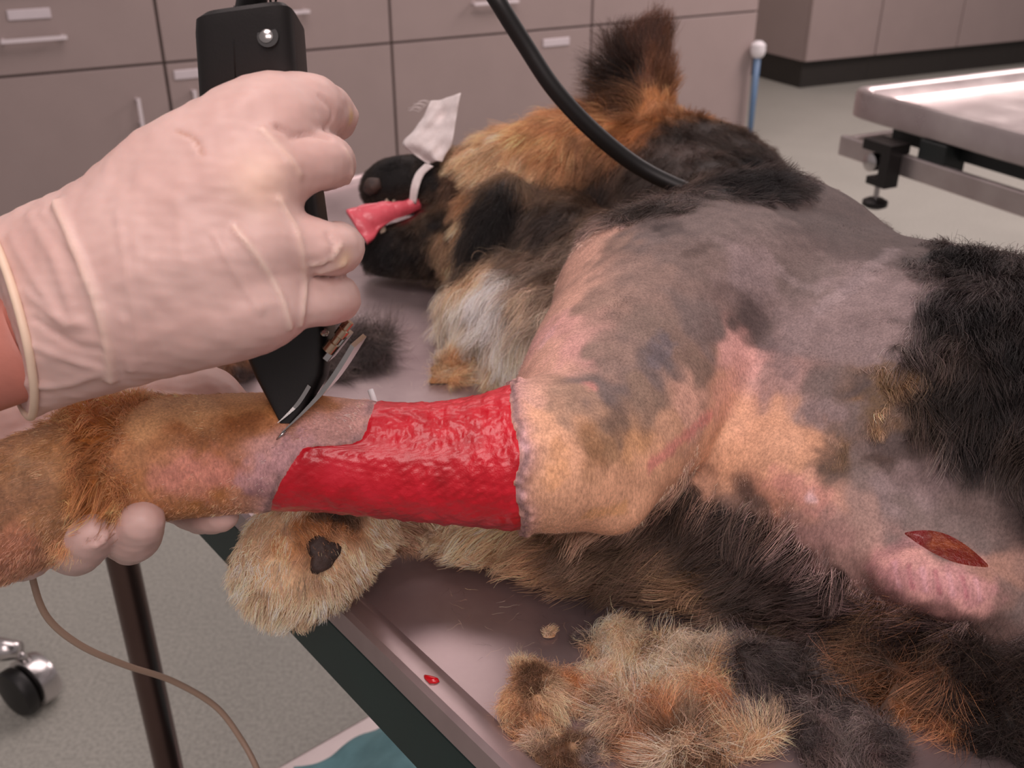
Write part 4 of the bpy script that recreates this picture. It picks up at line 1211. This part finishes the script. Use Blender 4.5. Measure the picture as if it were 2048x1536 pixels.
L_folds = [([(40, 870), (160, 820), (280, 790)], 9, 0.0008, None), ([(10, 930), (120, 860), (220, 830)], 9, 0.0007, None), ([(190, 1092), (205, 1082), (213, 1066)], 5, 0.0010, None), ([(175, 1085), (195, 1078)], 5, -0.0008, None), ([(300, 790), (420, 800)], 6, 0.0006, ROLL)]
gL, LV, LQ, LB = glove('latex_glove', L_chains, (-0.40, 0.36, 0.93), (-0.10, 0.66, 1.12), 0.0017, None, L_folds, person)
gL['label'] = 'cream latex glove holding the foreleg from behind'
q = catmull(PC([(-700, 960, 0.66, 130), (-400, 920, 0.635, 128), (-230, 900, 0.62, 125)]), 6)
tube('forearm', M['skin'], person, q[:, :3], q[:, 3], 24)
adopt(person)

# ================================================================== CLIPPERS
clip = empty('hair_clippers', P(600, 850, 0.52), 'black electric hair clippers gripped in the upper glove, steel blade on foreleg', 'clippers')
sec = [  # (left px, right px, y, depth, half thickness m)
    (424, 586, 40, 0.452, 0.017), (410, 598, 52, 0.4535, 0.0195), (409, 600, 78, 0.456, 0.020), (418, 610, 220, 0.471, 0.0205), (452, 640, 380, 0.486, 0.020),
    (476, 665, 560, 0.499, 0.019), (490, 664, 680, 0.506, 0.017), (516, 652, 750, 0.507, 0.012), (550, 612, 820, 0.505, 0.006), (562, 584, 846, 0.503, 0.003)]
V, F = [], []
nS = 32
def superell(a, e=0.32):
    c, s = math.cos(a), math.sin(a)
    return math.copysign(abs(c) ** e, c), math.copysign(abs(s) ** e, s)
for xl, xr, y, z, ht in sec:
    c_ = P((xl + xr) / 2, y, z); hx = PX((xr - xl) / 2, z)
    slope = 0.14 if y < 300 else 0.0
    for k in range(nS):
        a, b = superell(2 * math.pi * (k + 0.5) / nS)
        V.append(c_ + np.array([1, 0, 0]) * hx * a + np.array([0, ST, CT]) * hx * a * slope + fw_axis * ht * b)
for i in range(len(sec) - 1):
    for k in range(nS):
        F.append((i * nS + k, i * nS + (k + 1) % nS, (i + 1) * nS + (k + 1) % nS, (i + 1) * nS + k))
F.append(tuple(range(nS))); F.append(tuple((len(sec) - 1) * nS + k for k in range(nS))[::-1])
hs = mesh_obj('housing', V, F, M['black'], clip, True)
bm = bmesh.new(); bm.from_mesh(hs.data); bmesh.ops.recalc_face_normals(bm, faces=bm.faces); bm.to_mesh(hs.data); bm.free()
md = hs.modifiers.new('split', 'EDGE_SPLIT'); md.split_angle = math.radians(38)
# seam along the housing
def cface(px, y):
    ys = [s[2] for s in sec]
    z = np.interp(y, ys, [s[3] for s in sec]); ht = np.interp(y, ys, [s[4] for s in sec])
    return P(px, y, z) - fw_axis * ht
tube('seam', M['rubber'], clip, [cface(490, 40) - fw_axis * 0.0001, cface(492, 110) - fw_axis * 0.0001, cface(496, 200) - fw_axis * 0.0001], 0.0004, 8)
nrm = -fw_axis
lathe('screw', M['silver'], clip, cface(554, 103) + nrm * -0.001, nrm, [(0.0031, 0), (0.0031, 0.0016), (0.0018, 0.0024)], 16)
lathe('screw_well', M['rubber'], clip, cface(557, 104) + nrm * -0.0012, nrm, [(0.0047, 0), (0.0047, 0.0016)], 20)
lathe('screw', M['silver'], clip, P(650, 665, 0.4885), nrm, [(0.002, 0), (0.002, 0.002), (0.001, 0.003)], 12)
# cord grip on top
q = [P(500, 44, 0.455), P(503, 12, 0.45), P(508, -30, 0.443), P(515, -120, 0.43)]
tube('cord_grip', M['rubber'], clip, q, [0.0075, 0.0070, 0.0062, 0.005], 16)
tube('top_cap', M['black'], clip, [P(500, 44, 0.4535), P(501, 24, 0.452)], [0.0165, 0.0115], 24, flat=(fw_axis, 0.9))
tube('hanging_loop', M['chrome'], clip, catmull([P(548, 26, 0.452), P(552, 0, 0.447), P(556, -30, 0.441), P(548, -60, 0.436), P(538, -30, 0.441), P(541, 0, 0.447), P(543, 26, 0.452)], 5), 0.0006, 8)
# blade: two steel plates with teeth at the cutting edge, and the hinge above
tip = P(556, 874, 0.4985); heel = P(702, 688, 0.488)
bl = heel - tip; BLL = np.linalg.norm(bl); bl /= BLL
bside = P(630, 790, 0.5) - np.array([0, 0, CAMH]); bside = bside / np.linalg.norm(bside) + np.array([0.10, 0.0, 0.06]); bside -= bl * np.dot(bside, bl); bside /= np.linalg.norm(bside)
bno = np.cross(bl, bside)
if np.dot(bno, np.array([1.0, 0, -0.3])) < 0: bno = -bno
def plate(name, l0, l1, w0, w1, n0, n1, teeth, curve, parent, material):
    Vp, Fp = [], []
    m = 14
    for i in range(m + 1):
        t = i / m
        l = l0 + (l1 - l0) * t
        w = w0 + (w1 - w0) * min(1, t * 2.2)
        off = curve * math.sin(math.pi * t)
        tk = (n1 - n0) * min(1.0, 0.15 + t * 1.6)
        for s_, n_ in ((-w, n0 + off), (w, n0 + off), (w, n0 + off + tk), (-w, n0 + off + tk)):
            Vp.append(tip + bl * l + bside * (s_ + 0.016) + bno * n_)
    for i in range(m):
        for k in range(4):
            Fp.append((i * 4 + k, i * 4 + (k + 1) % 4, (i + 1) * 4 + (k + 1) % 4, (i + 1) * 4 + k))
    Fp.append((0, 1, 2, 3)); Fp.append((m * 4 + 3, m * 4 + 2, m * 4 + 1, m * 4))
    o = mesh_obj(name, Vp, Fp, material, parent)
    bm = bmesh.new(); bm.from_mesh(o.data); bmesh.ops.recalc_face_normals(bm, faces=bm.faces); bm.to_mesh(o.data); bm.free()
    return o
b1 = plate('comb_blade', 0.004, BLL, 0.019, 0.017, 0.0, 0.0024, 0, 0.0022, clip, M['silver'])
b2 = plate('cutter_blade', 0.006, BLL * 0.5, 0.017, 0.014, -0.0045, -0.0025, 0, 0.001, clip, M['silver'])
for k in range(15):
    o_ = -0.0175 + 0.035 * k / 14
    p0 = tip + bside * (o_ + 0.016) + bl * 0.0045 + bno * 0.0009
    tube('tooth', M['silver'], b1, [p0, p0 - bl * 0.0055 - bno * 0.0006], [0.0009, 0.0004], 6)
lathe('hinge_barrel', M['brass'], clip, P(655, 702, 0.488), bl, [(0.0032, 0), (0.0032, 0.005), (0.0022, 0.0055), (0.0022, 0.009), (0.003, 0.0095), (0.003, 0.0135), (0.002, 0.014), (0.002, 0.0185)], 14)
lathe('hinge_pin', M['brass'], clip, P(690, 648, 0.487) - bl * 0.004, bl, [(0.0017, 0), (0.0017, 0.006)], 10)
box('hinge_plate', M['silver'], clip, P(650, 722, 0.490), bl, bside, bno, 0.0, 0.016, 0.0, 0.018, -0.002, 0.0015, 0.0004, 1)
adopt(clip)

# ================================================================== LOOSE THINGS
def hits(px, py, off=0.0):
    h_ = hit(FB, px, py)
    return None if h_ is None else h_[0] + np.array([0, -0.2, 0.9]) * off
# black cable lying over the neck
cab = [P(515, -118, 0.4305), P(530, -300, 0.42), P(640, -480, 0.50), P(800, -420, 0.66), P(900, -230, 0.75), P(960, -60, 0.80), P(1000, 10, 0.81), P(1050, 90, 0.825), P(1110, 180, 0.84), P(1190, 265, 0.86), P(1280, 335, 0.88), P(1380, 382, 0.885), P(1460, 400, 0.885), P(1540, 430, 0.89), P(1640, 470, 0.93)]
cq = catmull(cab, 10)
tag(tube('power_cable', M['rubber'], None, cq, np.interp(np.linspace(0, 1, len(cq)), [0, 0.3, 0.7, 1], [0.0050, 0.0070, 0.0073, 0.0060]), 14), 'thick black cable hanging down across the dog neck behind the shoulder', 'cable')
# beige lead hanging by the lower glove
lead = [P(60, 1090, 0.60), P(66, 1160, 0.60), P(95, 1235, 0.61), P(160, 1290, 0.63), P(250, 1330, 0.66), P(345, 1362, 0.70), P(430, 1412, 0.73), P(480, 1475, 0.74), P(515, 1540, 0.74), P(552, 1640, 0.75)]
lead += [np.array([-0.19, 0.44, 0.45]), np.array([-0.22, 0.50, 0.12]), np.array([-0.34, 0.62, 0.006]), np.array([-0.60, 0.75, 0.006])]
lq = catmull(lead, 8)
tag(tube('monitor_lead', M['beige'], None, lq, np.interp(np.linspace(0, 1, len(lq)), [0, 0.6, 1], [0.0021, 0.0022, 0.0022]), 10), 'thin beige lead curving down from the lower glove past the post', 'cable')
# short white tube end behind the foreleg
tag(tube('catheter_tube', M['white'], None, [P(741, 780, 0.600), P(748, 800, 0.598), P(757, 830, 0.595), P(765, 870, 0.60), P(770, 920, 0.63), P(775, 960, 0.70)], 0.0019, 10), 'short thin white tube end standing up behind the foreleg wound', 'tube')

# gauze tied round the muzzle with a long tail
gz = empty('gauze_tie', P(840, 330, 1.09), 'white gauze strip tied round the dog muzzle, tail sticking up', 'gauze')
def sheet(name, rows, parent, m=14, thick=0.0008, amp=0.003, seed=5):
    rows = [(np.asarray(a), np.asarray(b)) for a, b in rows]
    A_ = catmull([a for a, _ in rows], 6); B_ = catmull([b for _, b in rows], 6)
    V, F = [], []
    wv_ = Waves(seed, 60)
    for a, b in zip(A_, B_):
        for j in range(m):
            t = j / (m - 1)
            p_ = a + (b - a) * t
            p_ = p_ + fw_axis * (amp * math.sin(t * 7 + len(V) * 0.012) + amp * float(wv_(p_[None, :])[0]))
            V.append(p_)
    n_ = len(A_)
    for i in range(n_ - 1):
        for j in range(m - 1):
            F.append((i * m + j, i * m + j + 1, (i + 1) * m + j + 1, (i + 1) * m + j))
    o = mesh_obj(name, V, F, M['gauze'], parent, True)
    s_ = o.modifiers.new('thick', 'SOLIDIFY'); s_.thickness = thick
    return o
sheet('tail', [(P(856, 326, 1.07), P(884, 322, 1.06)), (P(822, 304, 1.068), P(892, 306, 1.058)), (P(804, 285, 1.066), P(903, 290, 1.056)), (P(828, 258, 1.066), P(908, 262, 1.052)), (P(852, 225, 1.064), P(914, 228, 1.05)), (P(862, 203, 1.062), P(922, 188, 1.048))], gz)
sheet('loop', [(P(818, 405, 1.088), P(832, 408, 1.086)), (P(822, 372, 1.078), P(838, 376, 1.076)), (P(832, 345, 1.076), P(848, 350, 1.074)), (P(850, 326, 1.074), P(866, 332, 1.066))], gz, 6, amp=0.0006)
for k in range(10):
    p0 = P(862 - 2.5 * k, 204 + 2.2 * k, 1.063)
    tube('thread', M['gauze'], gz, catmull([p0, p0 + np.array([-0.006, 0, 0.002 + 0.001 * (k % 3)]), p0 + np.array([-0.012 - 0.001 * (k % 4), 0.002, -0.001 + 0.002 * (k % 2)])], 3), 0.00018, 5)
adopt(gz)

tg = sheet('tongue', [(P(850, 390, 1.10), P(846, 406, 1.10)), (P(805, 401, 1.09), P(803, 428, 1.09)), (P(760, 408, 1.08), P(768, 452, 1.078)), (P(715, 417, 1.072), P(748, 478, 1.068)), (P(693, 427, 1.068), P(735, 490, 1.064))], dog, 10, thick=0.006, amp=0.0022, seed=8)
tg.data.materials.clear(); tg.data.materials.append(M['tongue']); tg['label'] = 'pink tongue lolling out of the mouth'
tg.matrix_parent_inverse = Matrix.Translation(-dog.location)
# drops of blood on the table
def drop(px, py, pts, label):
    c_ = at_height(px, py, 0.909)
    c_ = c_ + B_DIR * (0.0076 - np.dot(c_ - E_B, B_DIR))
    V, F = [], []
    n_ = len(pts)
    for s_, zz in ((1.0, 0.0), (0.85, 0.0012), (0.45, 0.002)):
        for a, b in pts:
            p_ = c_ + (at_height(px + a * s_, py + b * s_, 0.909) - at_height(px, py, 0.909)) * 0.8; V.append((p_[0], p_[1], 0.9104 + zz))
    for i in range(2):
        for k in range(n_):
            F.append((i * n_ + k, i * n_ + (k + 1) % n_, (i + 1) * n_ + (k + 1) % n_, (i + 1) * n_ + k))
    F.append(tuple(2 * n_ + k for k in range(n_)))
    return tag(mesh_obj('blood_drop', V, F, M['blood'], None, True), label, 'blood')
dp = drop(842, 1374, [(18, 4), (8, 9), (-8, 8), (-20, -4), (-22, -12), (-8, -10), (6, -6), (16, -2)], 'bright red blood drop on the table rim')
for v in dp.data.vertices: v.co.z -= 0.0012

# clumps of clipped hair
def clump(px, py, rx, ry, hgt, cols, L, n, label, seed, flow=(0, 0), curl=0.6, wild=0.7):
    n = int(n * 1.8)
    c_ = at_height(px, py, TABLE_Z + 0.001)
    z = project(c_)[2]
    ax_, ay_ = PX(rx, z), PX(ry, z) / 0.72
    rng = np.random.default_rng(seed)
    e = empty('hair_clump', c_, label, 'hair clump', 'clumps of clipped hair on the steel table')
    nu, nv_ = 40, 18
    wv_ = Waves(seed, 26); w2 = Waves(seed + 1, 75)
    V, Q_ = [], []
    for j in range(nv_):
        ph = (j + 0.3) / (nv_ - 1 + 0.3) * math.pi / 2
        for i in range(nu):
            a = 2 * math.pi * i / nu
            p_ = np.array([math.cos(a) * math.sin(ph) * ax_, math.sin(a) * math.sin(ph) * ay_, math.cos(ph) * hgt])
            s_ = 0.80 + 0.34 * float(wv_((p_ + c_)[None, :])[0]) + 0.20 * float(w2((p_ + c_)[None, :])[0])
            V.append(c_ + np.array([p_[0] * s_, p_[1] * s_, p_[2] * max(0.3, s_)]))
    for j in range(nv_ - 1):
        for i in range(nu):
            Q_.append((j * nu + i, (j + 1) * nu + i, (j + 1) * nu + (i + 1) % nu, j * nu + (i + 1) % nu))
    V = np.array(V); Q_ = np.array(Q_)
    N_ = normals_of(V, Q_)
    cs_ = np.array([srgb(*c) for c in cols])
    cw = [Waves(seed + 10 + k, 32) for k in range(len(cols))]
    def colour(p):
        w = np.exp(5.5 * np.stack([q(p) for q in cw], 1)); w /= w.sum(1, keepdims=True)
        return w @ cs_
    core = big_mesh('matted_core', V, Q_, M['coat'], e)
    cc_ = colour(V)
    at_ = core.data.color_attributes.new('Col', 'FLOAT_COLOR', 'POINT')
    at_.data.foreach_set('color', np.concatenate([cc_ * 0.9, np.ones((len(V), 1))], 1).astype(np.float32).ravel())
    R, pk = scatter(V, Q_, n, np.ones(len(Q_)), rng)
    Nn = N_[Q_[pk]].mean(1)
    fl = [Waves(seed + 20 + k, 18) for k in range(3)]
    D = np.stack([q(R) for q in fl], 1) * 1.2 + np.array([flow[0], flow[1], 0.0])
    D += 1e-3
    h_ = make_hair('loose_hairs', e, R, Nn, D, L * 0.001 * rng.uniform(0.5, 1.3, n), np.full(n, 0.4), colour(R), 0.00010, 7, wild=wild, clump=0.55, curl=curl, clump_frac=0.05, seed=seed, gravity=0.5, floor_z=TABLE_Z + 0.0006)
    adopt(e)
    return e
OR = (204, 148, 100); TN = (210, 170, 128); CR = (222, 194, 162); GD = (58, 49, 48); GM = (100, 86, 82); BR = (96, 66, 44); DK = (32, 25, 22); RU = (172, 108, 64)
C = [
    (1065, 1430, 78, 58, 0.020, [OR, TN, RU, BR], 14, 3600, 'woolly orange hair clump nearest the table rim, left end of the pile', 101, (0, 0), 0.9),
    (1180, 1375, 74, 48, 0.016, [OR, TN, CR, RU], 14, 3000, 'orange tan hair clump between the rim clump and the pale clump', 102, (0, 0), 0.8),
    (1245, 1300, 80, 42, 0.012, [TN, CR, OR], 15, 2600, 'pale tan hair clump at the upper edge of the pile below the foreleg', 103, (0, 0), 0.7),
    (1166, 1282, 20, 16, 0.006, [GM, GD], 9, 500, 'tiny dark tuft beside the pale tan clump', 104, (0, 0), 0.8),
    (1345, 1345, 84, 58, 0.018, [CR, TN, GD, OR], 20, 3200, 'cream hair clump with a dark streak in the middle of the pile', 105, (0.4, -0.3), 0.4),
    (1300, 1470, 88, 66, 0.022, [BR, RU, DK, CR], 22, 3600, 'rusty brown hair clump with dark roots at the front of the pile', 106, (-0.3, 0.4), 0.3),
    (1405, 1425, 66, 56, 0.022, [RU, OR, CR, BR], 22, 2800, 'rust orange hair clump between the cream and grey clumps', 107, (0.3, -0.5), 0.3),
    (1480, 1490, 72, 42, 0.018, [CR, TN, OR, GM], 22, 2600, 'bright cream spiky hair clump at the front below the grey clump', 108, (0.5, 0.5), 0.3),
    (1585, 1385, 108, 74, 0.026, [GD, GM, DK], 24, 4200, 'large dark grey hair clump left of the brown mound', 109, (0.2, -0.8), 0.3),
    (1478, 1300, 64, 24, 0.008, [GD, GM, TN], 16, 1300, 'thin flat wisp of dark hair above the grey clump', 110, (1, -0.4), 0.4),
    (1545, 1255, 40, 18, 0.006, [CR, (214, 180, 110)], 12, 700, 'small yellowish wisp under the belly fur', 111, (0.4, 0), 0.7),
    (1840, 1365, 200, 105, 0.060, [BR, RU, DK, BR], 30, 9000, 'big brown mound of cut hair with a tan crest', 112, (-0.6, 0.3), 0.2),
    (2010, 1450, 140, 100, 0.058, [DK, (40, 30, 25), DK], 30, 6000, 'nearly black mound of cut hair at the lower corner', 113, (-0.5, 0.2), 0.2),
    (1700, 1500, 110, 52, 0.022, [GM, GD, (84, 66, 62)], 16, 3600, 'grey woolly clump along the lower picture edge in front of the brown mound', 114, (0.2, 0), 0.9),
    (1130, 1515, 80, 34, 0.014, [GM, BR, TN], 15, 2000, 'grey brown hair clump at the lower picture edge near the rim', 115, (0, 0), 0.8),
    (1390, 1520, 70, 30, 0.012, [BR, GD, TN], 15, 1600, 'dull brown clump at the lower picture edge between rusty and cream clumps', 121, (0, 0), 0.7),
    (668, 716, 116, 62, 0.030, [GD, DK, GM], 36, 4600, 'dark grey hair pile on the table behind the clipper blade', 116, (0.8, 0.1), 0.2),
    (935, 742, 84, 46, 0.028, [TN, CR, OR], 18, 2600, 'round tan hair puff between clipper blade and shaved shoulder', 117, (0.3, 0), 0.6),
    (460, 742, 70, 40, 0.022, [DK, GD, RU], 18, 2000, 'dark and rust tuft seen between the two gloves', 118, (0.3, 0), 0.5),
    (1048, 1330, 22, 9, 0.0018, [CR, TN], 9, 260, 'little cream fluff lying alone on bare steel', 119, (0, 0), 0.8),
    (1095, 1272, 16, 6, 0.0014, [CR, OR], 8, 200, 'tiniest orange fluff on bare steel nearest the shadowed paw leg', 120, (0, 0), 0.8),
]
for row in C:
    clump(*row)

# single cut hairs strewn over the steel
rng = np.random.default_rng(55)
n = 500
px_ = rng.uniform(880, 1750, n); py_ = rng.uniform(1180, 1540, n)
k_ = rng.uniform(size=n) < 0.25
px_[k_] = rng.uniform(720, 960, k_.sum()); py_[k_] = rng.uniform(560, 780, k_.sum())
Rr = np.array([at_height(a, b, TABLE_Z + 0.0012) for a, b in zip(px_, py_)])
Rr = Rr[((Rr - E_B) @ B_DIR) > 0.045]; n = len(Rr)
Dr = rng.normal(size=(n, 3)) * np.array([1, 1, 0.05])
pal = np.array([srgb(*c) for c in (DK, GD, BR, TN, CR)])
lh = make_hair('cut_hair', None, Rr, np.tile(UP, (n, 1)), Dr, rng.uniform(0.004, 0.014, n), np.full(n, 0.05), pal[rng.integers(0, 5, n)], 0.00006, 7, wild=0.25, clump=0, curl=0.25, seed=56, gravity=0.3, floor_z=TABLE_Z + 0.0004)
tag(lh, 'fine single cut hairs strewn over the bare steel tabletop', 'hair', kind='stuff')
